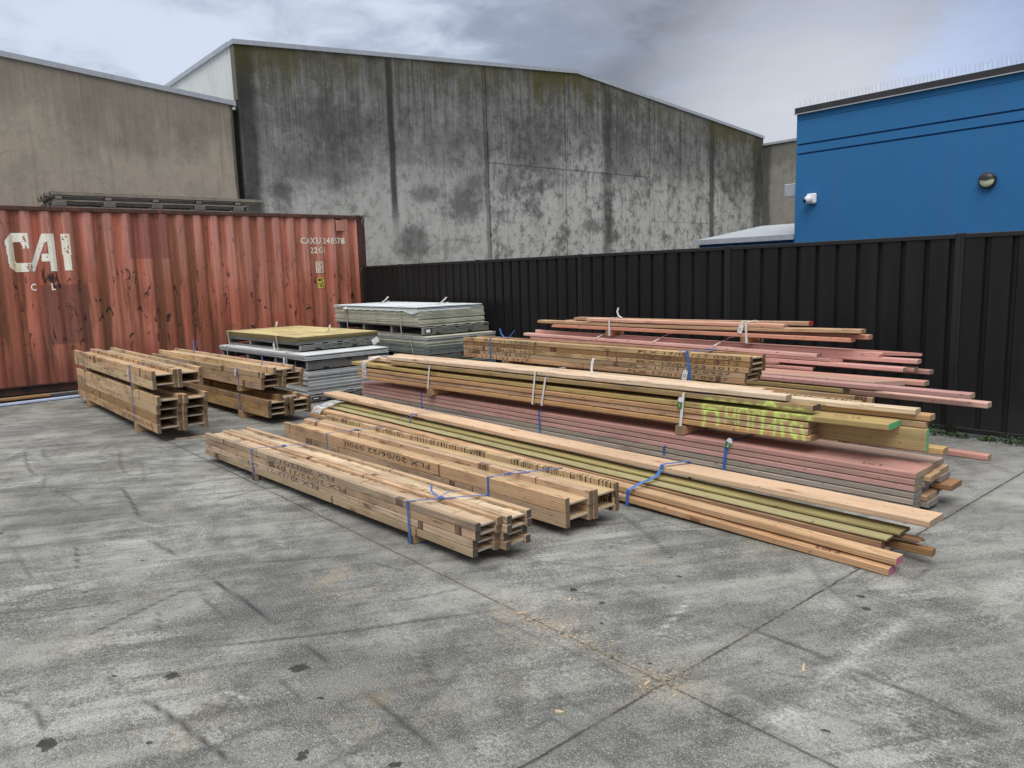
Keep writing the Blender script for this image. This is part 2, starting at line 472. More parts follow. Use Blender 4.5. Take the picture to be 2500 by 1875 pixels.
STEEL_P = plain('fence_post_steel', (.0125, .0122, .0128), .5, noise=.25, nscale=4.0, spec=.5)
CAPM = plain('capping_grey', (.42, .45, .48), .45, metal=.1, noise=.15)
CAPD = plain('capping_dark', (.035, .034, .036), .5, noise=.2)
WHITEPL = plain('white_plastic', (.80, .80, .82), .4, noise=.05)
LENSB = plain('black_lens', (.01, .01, .012), .15)
BROWNPL = plain('dark_brown_plastic', (.028, .022, .018), .4)
DIFF = plain('lamp_diffuser', (.85, .86, .58), .35, noise=.12, nscale=4)
ROOFM = plain('pale_roof', (.40, .43, .45), .5, noise=.12)
SHEETG = plain('cement_sheet', (.50, .51, .50), .8, noise=.22, nscale=5, bump=.1)
SHEETC = plain('cement_sheet_cream', (.60, .60, .47), .8, noise=.25, nscale=4, bump=.1)
SHEETW = plain('cement_sheet_pale', (.62, .64, .64), .75, noise=.15, nscale=4, bump=.1)
SHEETT = plain('cement_sheet_top', (.66, .71, .74), .7, noise=.10, nscale=3)
SHEETK = plain('cement_sheet_dark', (.22, .24, .22), .8, noise=.25, nscale=5)
LEAF = plain('weed_leaf', (.045, .095, .018), .6, noise=.5, nscale=14)
CHIPM = plain('wood_chip', (.55, .42, .26), .8, noise=.4, nscale=30)
ALU = plain('pale_metal', (.52, .60, .78), .35, noise=.15, nscale=6)
DARKM = plain('dark_rubber', (.03, .032, .036), .6)
SPIKE = plain('spike_wire', (.50, .52, .55), .3, metal=.6)
NOTCH = plain('notch_black', (.015, .015, .015), .9)

def ply_mat():
    mt, g, out = new_mat('olive_ply')
    oc = g.n('ShaderNodeTexCoord').outputs['Object']
    a = g.mr(g.noise(g.vm('MULTIPLY', oc, (1.2, 8, 3)), 1.0, 6, .68, .6), .35, .65)
    b = g.noise(g.vm('MULTIPLY', oc, (4, 40, 12)), 1.0, 3, .6)
    c = g.mix(g.m('ADD', g.m('MULTIPLY', a, .7), g.m('MULTIPLY', b, .3)), (.68, .56, .28), (.33, .26, .10))
    nz = g.sep(g.n('ShaderNodeNewGeometry').outputs['Normal'])[2]
    z = g.sep(oc)[2]
    lam = g.m('FRACT', g.m('MULTIPLY', z, 230.0))
    side = g.mix(g.mr(lam, .35, .65), (.24, .19, .085), (.12, .09, .035))
    c = g.mix(g.mr(nz, .4, .7), side, c)
    finish(g, out, c, .7, b, .2, .003)
    return mt
PLY = ply_mat()

def film_mat():
    mt, g, out = new_mat('plastic_film')
    oc = g.n('ShaderNodeTexCoord').outputs['Object']
    n = g.noise(g.vm('MULTIPLY', oc, (6, 28, 28)), 1.0, 4, .65, .8)
    d = g.n('ShaderNodeBsdfPrincipled', {'Base Color': (.82, .84, .88), 'Roughness': .25})
    t = g.n('ShaderNodeBsdfTransparent')
    mx = g.n('ShaderNodeMixShader', {0: g.mr(n, .38, .66, .12, .85), 1: t, 2: d})
    g.t.links.new(mx.outputs[0], out.inputs[0])
    return mt
FILM = film_mat()

def concrete_wall(name, base, dark, mossy=.6, streak=1.0, upper=2.2, drips=(), blot=1.0, blobs=(), lines=(), split=None):
    """weathered precast; UV is (metres along the wall, metres below its coping)"""
    mt, g, out = new_mat(name)
    uv = g.n('ShaderNodeUVMap', uv_map='wall').outputs[0]
    u, v, _ = g.sep(uv)
    p = g.comb(u, v, 0.)
    big = g.noise(p, .55, 5, .6, .3)
    med = g.noise(p, 2.3, 6, .65, .5)
    fin = g.noise(p, 26, 3, .6)
    st1 = g.noise(g.comb(g.m('MULTIPLY', u, 2.6), g.m('MULTIPLY', v, .20), 3.), 1.0, 5, .62)
    st2 = g.noise(g.comb(g.m('MULTIPLY', u, 17.0), g.m('MULTIPLY', v, .5), 9.), 1.0, 4, .6)
    col = g.mix(g.m('ADD', g.m('MULTIPLY', med, .6), g.m('MULTIPLY', fin, .4)), tuple(c * .78 for c in base), tuple(min(1, c * 1.22) for c in base))
    # rain soot from the coping down, with a ragged lower edge
    edge = g.m('ADD', g.m('MULTIPLY', g.m('SUBTRACT', big, .5), 3.6), g.m('MULTIPLY', g.m('SUBTRACT', st1, .5), 2.6))
    soot = g.mr(g.m('ADD', v, edge), upper * .30, upper * 1.30, 1, 0)
    soot = g.m('MULTIPLY', soot, g.mr(g.m('ADD', g.m('MULTIPLY', st2, .5), g.m('MULTIPLY', med, .5)), .30, .66, .55, 1.0))
    col = g.mix(g.m('MULTIPLY', soot, .93 * streak), col, dark)
    # free streaks and blotches lower down
    pf = g.mr(u, split - .05, split + .05, .62, 1.0) if split else 1.0
    pf2 = g.mr(u, split - .05, split + .05, .62, 1.0) if split else 1.0
    col = g.mix(g.m('MULTIPLY', g.mr(g.m('ADD', g.m('MULTIPLY', st1, .6), g.m('MULTIPLY', st2, .4)), .50, .68), g.m('MULTIPLY', pf2, .55 * streak)), col, dark)
    col = g.mix(g.m('MULTIPLY', g.mr(g.noise(g.vm('MULTIPLY', p, (1.0, .75, 1)), 1.0, 10, .74, .12), .49, .62), g.m('MULTIPLY', pf2, .74 * blot))
                , col, tuple(c * 1.1 for c in dark))
    col = g.mix(g.m('MULTIPLY', g.mr(g.noise(g.vm('MULTIPLY', g.vm('ADD', p, (3, 8, 0)), (4.6, 3.3, 1)), 1.0, 10, .78, .15), .50, .60), g.m('MULTIPLY', pf, .62 * blot)), col, tuple(c * 1.1 for c in dark))
    col = g.mix(g.m('MULTIPLY', g.mr(g.noise(g.vm('ADD', p, (9, 4, 0)), 11.0, 8, .75, .1), .57, .68), .38 * blot), col, tuple(min(1, c * 1.35) for c in base))
    for (uc, vc, ru, rv, k) in blobs:
        du = g.m('DIVIDE', g.m('SUBTRACT', u, uc), ru); dv = g.m('DIVIDE', g.m('SUBTRACT', v, vc), rv)
        rr = g.m('ADD', g.m('SQRT', g.m('ADD', g.m('MULTIPLY', du, du), g.m('MULTIPLY', dv, dv))), g.m('MULTIPLY', g.m('SUBTRACT', g.noise(p, 3.0, 8, .72, .3), .5), 2.2))
        col = g.mix(g.m('MULTIPLY', g.mr(rr, .35, 1.15, 1, 0), k), col, tuple(c * .8 for c in dark))
    for (ua, ub, vv, k) in lines:
        wv = g.m('MULTIPLY', g.m('SUBTRACT', g.noise(p, 1.5, 4, .6), .5), .10)
        pz = g.sep(g.n('ShaderNodeNewGeometry').outputs['Position'])[2]
        ld = g.m('ABSOLUTE', g.m('SUBTRACT', g.m('ADD', pz, g.m('MULTIPLY', wv, .5)), vv))
        lm = g.m('MULTIPLY', g.m('LESS_THAN', g.m('ABSOLUTE', g.m('SUBTRACT', u, (ua + ub) / 2)), (ub - ua) / 2), g.mr(ld, .008, .022, 1, 0))
        col = g.mix(g.m('MULTIPLY', lm, k), col, tuple(c * .5 for c in dark))
    for (uc, w, top, bot, k) in drips:
        wv = g.m('MULTIPLY', g.m('SUBTRACT', g.noise(g.comb(0., g.m('MULTIPLY', v, .8), uc), 1.0, 3, .6), .5), w * 1.3)
        dd = g.m('ABSOLUTE', g.m('SUBTRACT', g.m('ADD', u, wv), uc))
        dm = g.m('MULTIPLY', g.mr(dd, w * .35, w, 1, 0), g.m('MULTIPLY', g.mr(v, bot - 1.2, bot, 1, 0), g.mr(v, top - .2, top + .2)))
        col = g.mix(g.m('MULTIPLY', dm, k), col, tuple(c * .42 for c in dark))
    # hairline cracks
    ck = g.vor(g.vm('ADD', p, g.comb(g.m('MULTIPLY', med, .35), g.m('MULTIPLY', big, .5), 0.)), .45, 'DISTANCE_TO_EDGE')
    col = g.mix(g.m('MULTIPLY', g.mr(ck, .002, .008, .22, 0), g.mr(big, .45, .6)), col, tuple(c * .5 for c in dark))
    # bug holes
    bh = g.vor(p, 5.5)
    col = g.mix(g.mr(bh, .03, .055, .6, 0), col, tuple(c * .5 for c in dark))
    if mossy > 0:
        ms = g.mr(g.m('ADD', v, g.m('MULTIPLY', g.m('SUBTRACT', st1, .5), 2.4)), .15, .95, 1, 0)
        mk = g.mr(g.noise(g.comb(g.m('MULTIPLY', u, .35), 0., 5.), 1.0, 3, .5), .42, .62)
        col = g.mix(g.m('MULTIPLY', g.m('MULTIPLY', ms, mossy), g.m('ADD', .25, g.m('MULTIPLY', mk, .75))), col, (.075, .064, .012))
    finish(g, out, col, .88, g.m('ADD', g.m('MULTIPLY', fin, .5), g.m('MULTIPLY', med, .7)), .35, .02, spec=.25)
    return mt
CONC_T = concrete_wall('concrete_weathered', (.50, .495, .455), (.060, .060, .054), .85, 1.0, 3.0,
                       drips=[(10.0, .13, 0, 4.4, .85), (9.55, .22, -.2, 1.2, .5), (23.0, .22, 0, 6, .75), (25.9, .5, -.1, 7, .7), (12.9, .12, 0, 7, .5), (6.5, .3, -.3, 7.5, .8), (17.6, .3, 0, 7, .55), (21.2, .12, .4, 3.0, .4), (15.83, .03, -.5, 9, .5)],
                       blobs=[(10.9, 3.2, .6, .30, .55), (12.1, 3.5, .8, .5, .7), (12.5, 3.0, .4, .3, .5), (10.5, 4.4, .55, .6, .6), (7.15, 3.0, .4, .2, .5), (8.5, 1.5, 1.6, .6, .5), (8.0, 2.5, 1.7, .6, .42), (13.7, 3.0, .6, .4, .5), (16.9, 4.3, .5, .25, .6), (11.6, 2.0, .9, .7, .35), (15.0, 2.2, 1.3, 1.2, .5), (18.4, 2.0, 1.0, 1.3, .5)], lines=[(12.96, 19.6, 4.49, .6), (19.65, 23, 3.1, .35), (6.4, 9.4, 3.0, .3)], split=12.95)
CONC_N = concrete_wall('concrete_tan', (.42, .365, .285), (.12, .107, .09), .10, .62, 1.2, drips=[(6.2, .09, -.3, 8, .8)], blot=.28)
CONC_B = concrete_wall('concrete_far', (.31, .295, .255), (.12, .115, .10), .10, .8, .8, drips=[(.1, .3, 0, 8, .7)], blot=.5)

def container_mat():
    mt, g, out = new_mat('rusty_red_paint')
    oc = g.n('ShaderNodeTexCoord').outputs['Object']
    x, y, z = g.sep(oc)          # y along the container from its left end, z up
    p = g.comb(0., y, z)
    big = g.noise(p, .9, 4, .6); med = g.noise(p, 4.5, 5, .65, .5); fin = g.noise(p, 40, 3, .6)
    col = g.mix(g.mr(big, .3, .7), (.445, .118, .068), (.53, .19, .125))
    # chalky fading on the outer ribs toward the top
    ribx = g.mr(x, -.034, -.004)
    fade = g.m('MULTIPLY', g.mr(g.m('ADD', z, g.m('MULTIPLY', big, .9)), 1.5, 2.7), ribx)
    col = g.mix(g.m('MULTIPLY', fade, .7), col, (.60, .295, .24))
    # rust runs
    s1 = g.noise(g.comb(0., g.m('MULTIPLY', y, 4.2), g.m('MULTIPLY', z, .34)), 1.0, 5, .62)
    s2 = g.noise(g.comb(4., g.m('MULTIPLY', y, 22.0), g.m('MULTIPLY', z, .9)), 1.0, 4, .6)
    low = g.mr(z, .2, 2.5, 1.0, .75)
    run = g.m('MULTIPLY', g.mr(g.m('ADD', g.m('MULTIPLY', s1, .66), g.m('MULTIPLY', s2, .34)), .43, .55), low)
    leftm = g.mr(y, 2.6, 4.4, 1.0, .70)
    rib_in = g.mr(x, -.034, -.004, 1.0, .55)
    col = g.mix(g.m('MULTIPLY', g.m('MULTIPLY', run, rib_in), g.m('MULTIPLY', leftm, .95)), col, (.135, .056, .024))
    topd = g.mr(g.m('ADD', z, g.m('MULTIPLY', s1, -.5)), 2.15, 2.4, 0, .6)
    col = g.mix(g.m('MULTIPLY', topd, g.mr(s2, .35, .62)), col, (.12, .05, .03))
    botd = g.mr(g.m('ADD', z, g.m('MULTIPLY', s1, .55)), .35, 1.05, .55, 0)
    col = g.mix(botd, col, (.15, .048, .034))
    # overpainted patches where old lettering was
    def rect(y0, y1, z0, z1):
        a = g.m('MULTIPLY', g.mr(y, y0 - .012, y0 + .012), g.mr(y, y1 - .012, y1 + .012, 1, 0))
        b = g.m('MULTIPLY', g.mr(z, z0 - .012, z0 + .012), g.mr(z, z1 - .012, z1 + .012, 1, 0))
        return g.m('MULTIPLY', a, b)
    col = g.mix(g.m('MULTIPLY', rect(1.90, 2.52, 1.815, 2.49), .62), col, (.205, .062, .050))
    col = g.mix(g.m('MULTIPLY', rect(.656, 1.26, .57, 1.45), .70), col, (.165, .066, .050))
    # scrapes: dark flakes with torn outlines
    fl = g.noise(g.comb(2., g.m('MULTIPLY', y, 7.0), g.m('MULTIPLY', z, 2.9)), 1.0, 7, .70, 1.2)
    fz = g.m('MULTIPLY', g.mr(z, .25, .7), g.mr(z, 1.5, 1.9, 1, .35))
    col = g.mix(g.m('MULTIPLY', g.mr(fl, .588, .612), fz), col, (.036, .017, .012))
    f3 = g.noise(g.comb(7., g.m('MULTIPLY', y, 26.0), g.m('MULTIPLY', z, 5.0)), 1.0, 4, .6, .5)
    col = g.mix(g.mr(f3, .665, .705, 0, .85), col, (.05, .022, .015))
    finish(g, out, col, g.m('ADD', .5, g.m('MULTIPLY', run, .3)), g.m('ADD', g.m('MULTIPLY', med, .6), g.m('MULTIPLY', fin, .3)), .25, .006, spec=.4)
    return mt
CONT = container_mat()

def rust_mat(name, a, b, c):
    mt, g, out = new_mat(name)
    oc = g.n('ShaderNodeTexCoord').outputs['Object']
    n = g.noise(g.vm('MULTIPLY', oc, (6, 6, 2.5)), 1.0, 6, .65, .6); f = g.noise(oc, 45, 3, .6)
    col = g.mix(g.mr(n, .35, .6), a, b)
    col = g.mix(g.m('MULTIPLY', g.mr(n, .60, .66), .8), col, c)
    finish(g, out, col, .75, f, .3, .004)
    return mt
RUSTR = rust_mat('rusty_rail', (.12, .045, .028), (.055, .027, .018), (.22, .065, .045))
RUSTP = rust_mat('rusty_post', (.075, .022, .016), (.035, .016, .012), (.34, .24, .18))
RUSTL = rust_mat('bottom_rail_rust', (.085, .036, .026), (.035, .020, .016), (.15, .04, .03))

def worn_paint(name, col):
    mt, g, out = new_mat(name)
    oc = g.n('ShaderNodeTexCoord').outputs['Object']
    x, y, z = g.sep(oc)
    s = g.noise(g.comb(0., g.m('MULTIPLY', y, 9.0), g.m('MULTIPLY', z, .8)), 1.0, 4, .6)
    n = g.noise(oc, 3.0, 4, .6)
    c = g.mix(g.mr(s, .54, .74), col, (.66, .55, .28))
    c = g.mix(g.mr(n, .5, .7, 0, .15), c, (.45, .30, .2))
    finish(g, out, c, .6)
    return mt
LETTER = worn_paint('lettering_white', (.90, .88, .76))
LETTER2 = worn_paint('lettering_small', (.74, .70, .60))
YELLOW = worn_paint('sign_yellow', (.70, .55, .06))

def blue_mat(name, col, k=.9):
    mt, g, out = new_mat(name)
    oc = g.n('ShaderNodeTexCoord').outputs['Object']
    f = g.noise(oc, 75, 3, .7); b = g.noise(oc, .6, 4, .6); st = g.noise(g.vm('MULTIPLY', oc, (4, 4, .3)), 1.0, 4, .6)
    c = g.mix(g.m('ADD', g.m('MULTIPLY', f, .65), g.m('MULTIPLY', b, .35)), tuple(q * .72 for q in col), tuple(min(1, q * 1.28) for q in col))
    c = g.mix(g.mr(st, .5, .75, 0, .22), c, (.10, .13, .19))
    finish(g, out, c, .8, f, .6, .012, spec=.3)
    return mt
BLUE = blue_mat('blue_render', (.031, .170, .385))
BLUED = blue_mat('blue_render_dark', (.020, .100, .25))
WHITECLAD = plain('white_cladding', (.62, .64, .61), .6, noise=.12, nscale=1.2)

def ground_mat():
    mt, g, out = new_mat('yard_concrete')
    p = g.n('ShaderNodeNewGeometry').outputs['Position']
    x, y, z = g.sep(p)
    big = g.noise(p, .38, 5, .6, .3); med = g.noise(p, 1.6, 6, .66, .6); sm = g.noise(p, 7.0, 5, .65, .4)
    fin = g.noise(p, 55, 4, .72); spk = g.noise(p, 160, 2, .7)
    # broom-finish drag across the slab
    q = g.comb(g.m('SUBTRACT', g.m('MULTIPLY', x, .89), g.m('MULTIPLY', y, .45)), g.m('ADD', g.m('MULTIPLY', x, .45), g.m('MULTIPLY', y, .89)), 0.)
    dr = g.noise(g.vm('MULTIPLY', q, (8.0, 1.1, 1)), 1.0, 6, .68, .4)
    dr2 = g.noise(g.vm('MULTIPLY', q, (30, 3.0, 1)), 1.0, 4, .65)
    t = g.m('ADD', g.m('MULTIPLY', med, .40), g.m('ADD', g.m('MULTIPLY', sm, .26), g.m('ADD', g.m('MULTIPLY', dr, .40), g.m('MULTIPLY', fin, .34))))
    col = g.mix(g.mr(t, .58, .82), (.092, .092, .083), (.292, .290, .264))
    # worn-through pale patches with crusty edge
    wp = g.m('ADD', g.m('MULTIPLY', g.noise(g.vm('ADD', p, (13, 5, 0)), .95, 6, .7, .8), .66), g.m('MULTIPLY', fin, .34))
    col = g.mix(g.m('MULTIPLY', g.m('MULTIPLY', g.mr(wp, .51, .59), g.mr(dr, .38, .56, .2, 1)), g.mr(dr2, .3, .6, .3, .85)), col, (.39, .39, .358))
    far = g.mr(y, 3.6, 6.8, 0, .6); farx = g.mr(x, -2.6, -1.4)
    col = g.mix(g.m('MULTIPLY', g.m('MULTIPLY', far, farx), g.mr(sm, .3, .6, .5, 1)), col, (.44, .44, .42))
    # oily dark clouds and ochre tint
    col = g.mix(g.mr(g.noise(g.vm('ADD', p, (3, 21, 0)), .7, 5, .62, .4), .49, .66, 0, .50), col, (.078, .078, .075))
    col = g.mix(g.mr(g.noise(g.vm('ADD', p, (31, 2, 0)), 1.3, 4, .6), .56, .74, 0, .30), col, (.20, .165, .095))
    # aggregate
    col = g.mix(g.mr(spk, .56, .68, 0, .70), col, (.56, .55, .51))
    col = g.mix(g.mr(spk, .45, .32, 0, .75), col, (.045, .045, .043))
    col = g.mix(g.mr(g.vor(p, 34.0), .05, .10, .55, 0), col, (.055, .055, .052))
    A = g.n('ShaderNodeAttribute', attribute_name='marks', attribute_type='GEOMETRY').outputs['Color']
    B = g.n('ShaderNodeAttribute', attribute_name='spots', attribute_type='GEOMETRY').outputs['Color']
    ty, scr, rs = g.n('ShaderNodeSeparateColor', {0: A}).outputs[:3]
    sp, sw, _ = g.n('ShaderNodeSeparateColor', {0: B}).outputs[:3]
    col = g.mix(g.m('MULTIPLY', ty, g.mr(g.m('ADD', g.m('MULTIPLY', sm, .5), g.m('MULTIPLY', fin, .5)), .34, .58, .55, 1)), col, (.030, .030, .031))
    col = g.mix(g.m('MULTIPLY', scr, g.mr(fin, .35, .6, .25, 1)), col, (.52, .52, .50))
    col = g.mix(g.m('MULTIPLY', rs, g.mr(sm, .45, .62, 0, .30)), col, (.30, .19, .07))
    sn = g.noise(p, 26, 4, .7, .6)
    col = g.mix(g.mr(g.m('ADD', sp, g.m('MULTIPLY', g.m('SUBTRACT', sn, .5), 1.5)), .42, .60, 0, .85), col, (.022, .021, .020))
    # saw-cut joints
    def joint(c, c0, o):
        wv = g.m('MULTIPLY', g.m('SUBTRACT', g.noise(g.vm('ADD', p, (o, 0, 0)), 9.0, 4, .7), .5), .022)
        d = g.m('ABSOLUTE', g.m('SUBTRACT', g.m('ADD', c, wv), c0))
        return d
    d1 = joint(y, 2.125, 0.); d2 = joint(x, -1.672, 4.); d3 = joint(x, -9.35, 8.)
    for d, k in ((d1, .70), (d2, .85), (d3, .3)):
        br = g.mr(g.noise(p, 5.5, 4, .6), .32, .5, .35, 1)
        col = g.mix(g.m('MULTIPLY', g.mr(d, .003, .008, k, 0), br), col, (.020, .020, .018))
        col = g.mix(g.m('MULTIPLY', g.mr(d, .01, .05, .4 * k, 0), g.mr(sm, .4, .6)), col, (.10, .095, .085))
    dj = g.m('MINIMUM', d1, d2)
    col = g.mix(g.m('MULTIPLY', g.m('MULTIPLY', sw, g.mr(fin, .42, .58)), .9), col, (.50, .40, .25))
    hole = g.m('MULTIPLY', g.mr(dj, .003, .012, 1, 0), -1.0)
    hgt = g.m('ADD', g.m('ADD', g.m('MULTIPLY', fin, .35), g.m('MULTIPLY', sm, .5)), hole)
    finish(g, out, col, .82, hgt, .45, .012, spec=.3)
    return mt
GROUND = ground_mat()

MARKS=[
(0.03,0.8,[(-6.367, 1.339), (-5.815, 1.287), (-5.3, 1.216)]),
(0.03,0.5,[(-4.905, 1.141), (-4.394, 1.193)]),
(0.03,0.8,[(-4.003, 1.211), (-3.536, 1.238), (-3.134, 1.252)]),
(0.03,0.6,[(-2.942, 1.251), (-2.688, 1.264)]),
(0.03,0.7,[(-2.985, 0.605), (-2.789, 0.657), (-2.484, 0.704), (-2.288, 0.741)]),
(0.025,0.7,[(-3.93, 1.133), (-3.8, 0.82), (-3.664, 0.529)]),
(0.025,0.6,[(-3.297, 0.822), (-3.194, 0.944), (-3.057, 1.176), (-2.898, 1.45), (-2.722, 1.827), (-2.564, 2.127)]),
(0.025,0.5,[(-4.257, 0.313), (-4.073, 0.575), (-3.978, 0.823)]),
(0.03,0.5,[(-4.017, 1.449), (-3.8, 1.789), (-3.644, 2.071)]),
(0.025,0.5,[(-3.006, 1.781), (-2.916, 2.105)]),
(0.025,0.6,[(-2.737, 1.059), (-2.463, 1.047)]),
(0.03,0.6,[(-2.447, 1.267), (-2.125, 1.26), (-1.818, 1.246)]),
(0.025,0.5,[(-2.706, 1.618), (-2.441, 1.55), (-2.225, 1.478)]),
(0.02,0.7,[(-2.738, 0.889), (-2.634, 0.779)]),
(0.02,0.6,[(-5.107, 0.798), (-4.589, 0.707)]),
(0.02,0.5,[(-3.759, 0.898), (-3.475, 0.819)]),
(0.025,0.6,[(-3.327, 0.208), (-3.211, 0.297), (-2.955, 0.295)]),
(0.025,0.5,[(-2.774, 0.76), (-2.653, 0.845)]),
(0.03,0.45,[(-7.109, 0.634), (-6.422, 1.155), (-6.153, 1.587)]),
(0.03,0.5,[(-8.59, 1.009), (-7.893, 0.914), (-7.238, 0.89)]),
(0.03,0.5,[(-7.846, 1.685), (-7.132, 1.508), (-6.624, 1.468)]),
(0.03,0.4,[(-6.712, 0.922), (-6.111, 1.001), (-5.967, 0.989)]),
(0.03,0.4,[(-7.69, 1.452), (-8.276, 1.7), (-8.526, 2.069)]),
(0.03,0.4,[(-7.97, 0.731), (-8.774, 1.113), (-8.971, 1.675)]),
(0.025,0.5,[(-3.845, 1.117), (-3.536, 1.092), (-3.333, 1.095)]),
(0.02,0.5,[(-3.271, 0.547), (-3.095, 0.582)]),
(0.02,0.4,[(-4.119, 0.315), (-4.127, 0.447), (-4.124, 0.635)]),
(0.025,0.4,[(-3.551, 1.942), (-3.293, 2.018)]),
(0.03,0.55,[(-1.82, 2.741), (-1.563, 2.745), (-1.268, 2.728), (-1.026, 2.723), (-0.653, 2.664)]),
(0.03,0.6,[(-1.467, 2.29), (-1.343, 2.289), (-1.253, 2.289)]),
(0.02,0.6,[(-3.226, 3.574), (-2.721, 3.334), (-2.349, 3.106)]),
(0.025,0.4,[(-1.444, 4.107), (-1.414, 3.636)]),
(0.02,0.5,[(-1.436, 2.477), (-1.306, 2.566)]),
(0.02,0.4,[(-3.049, 2.542), (-2.476, 2.845)]),
(0.025,0.4,[(-2.865, 3.601), (-2.416, 3.582)]),
(0.02,0.4,[(-1.561, 2.249), (-1.28, 1.824)]),
(0.03,0.5,[(-1.796, 1.534), (-1.81, 1.656)]),
(0.02,0.5,[(-2.598, 2.765), (-2.537, 2.916)]),
]
SCR=[
(0.012,0.8,[(-1.93, 2.393), (-2.012, 2.695), (-2.089, 2.871)]),
(0.05,0.5,[(-1.274, 2.506), (-1.285, 2.84), (-1.277, 3.072), (-1.266, 3.395)]),
(0.012,0.6,[(-0.995, 3.546), (-1.001, 3.909)]),
(0.012,0.6,[(-1.28, 2.499), (-1.285, 2.84)]),
(0.09,0.6,[(-1.254, 2.169), (-1.252, 2.332)]),
(0.012,0.7,[(-2.805, 0.865), (-2.672, 0.913)]),
(0.012,0.5,[(-1.509, 4.481), (-1.511, 4.696)]),
(0.12,0.35,[(-1.07, 3.732), (-1.103, 4.275)]),
(0.1,0.35,[(-1.269, 3.327), (-1.264, 3.464)]),
]
SPOTS=[(-3.053,0.751,0.05,0.05),(-2.752,1.158,0.07,0.05),(-2.876,0.293,0.07,0.05),(-2.211,0.915,0.05,0.035),(-1.963,1.113,0.04,0.03),(-2.635,0.561,0.025,0.018),(-4.243,0.679,0.03,0.02),(-2.635,0.847,0.02,0.012),(-3.154,0.252,0.02,0.012),(-2.479,0.672,0.015,0.01),(-2.491,1.116,0.03,0.02),(-2.895,0.519,0.012,0.01),(-2.435,3.159,0.03,0.02),(-2.255,2.982,0.03,0.02),(-2.212,2.815,0.025,0.015),(-2.51,2.479,0.05,0.03),(-1.516,3.393,0.035,0.03),(-1.699,3.704,0.02,0.015),(-1.358,2.151,0.02,0.017),(-1.441,3.282,0.05,0.03),(-2.313,2.474,0.03,0.03),(-2.168,2.317,0.03,0.02),(-1.128,2.275,0.03,0.02),(-1.427,5.021,0.015,0.012),(-1.422,4.45,0.02,0.015),(-1.392,3.152,0.012,0.01),(-1.423,2.43,0.012,0.01),(-2.943,3.198,0.025,0.012),(-3.001,3.198,0.02,0.012),(-1.113,2.564,0.015,0.012),(-1.09,2.287,0.03,0.02),(-4.385,0.969,0.012,0.01),(-2.061,1.085,0.012,0.01),(-1.881,1.278,0.012,0.01),(-3.215,0.581,0.02,0.012),(-3.444,0.326,0.02,0.012),(-4.511,1.026,0.03,0.02),(-5.693,0.48,0.04,0.02)]
RUST=[(-2.514,3.079,0.12),(-1.79,1.847,0.08),(-2.622,0.632,0.12),(-2.253,1.291,0.2),(-2.416,2.126,0.25),(-1.669,2.123,0.18),(-3.428,1.708,0.2)]
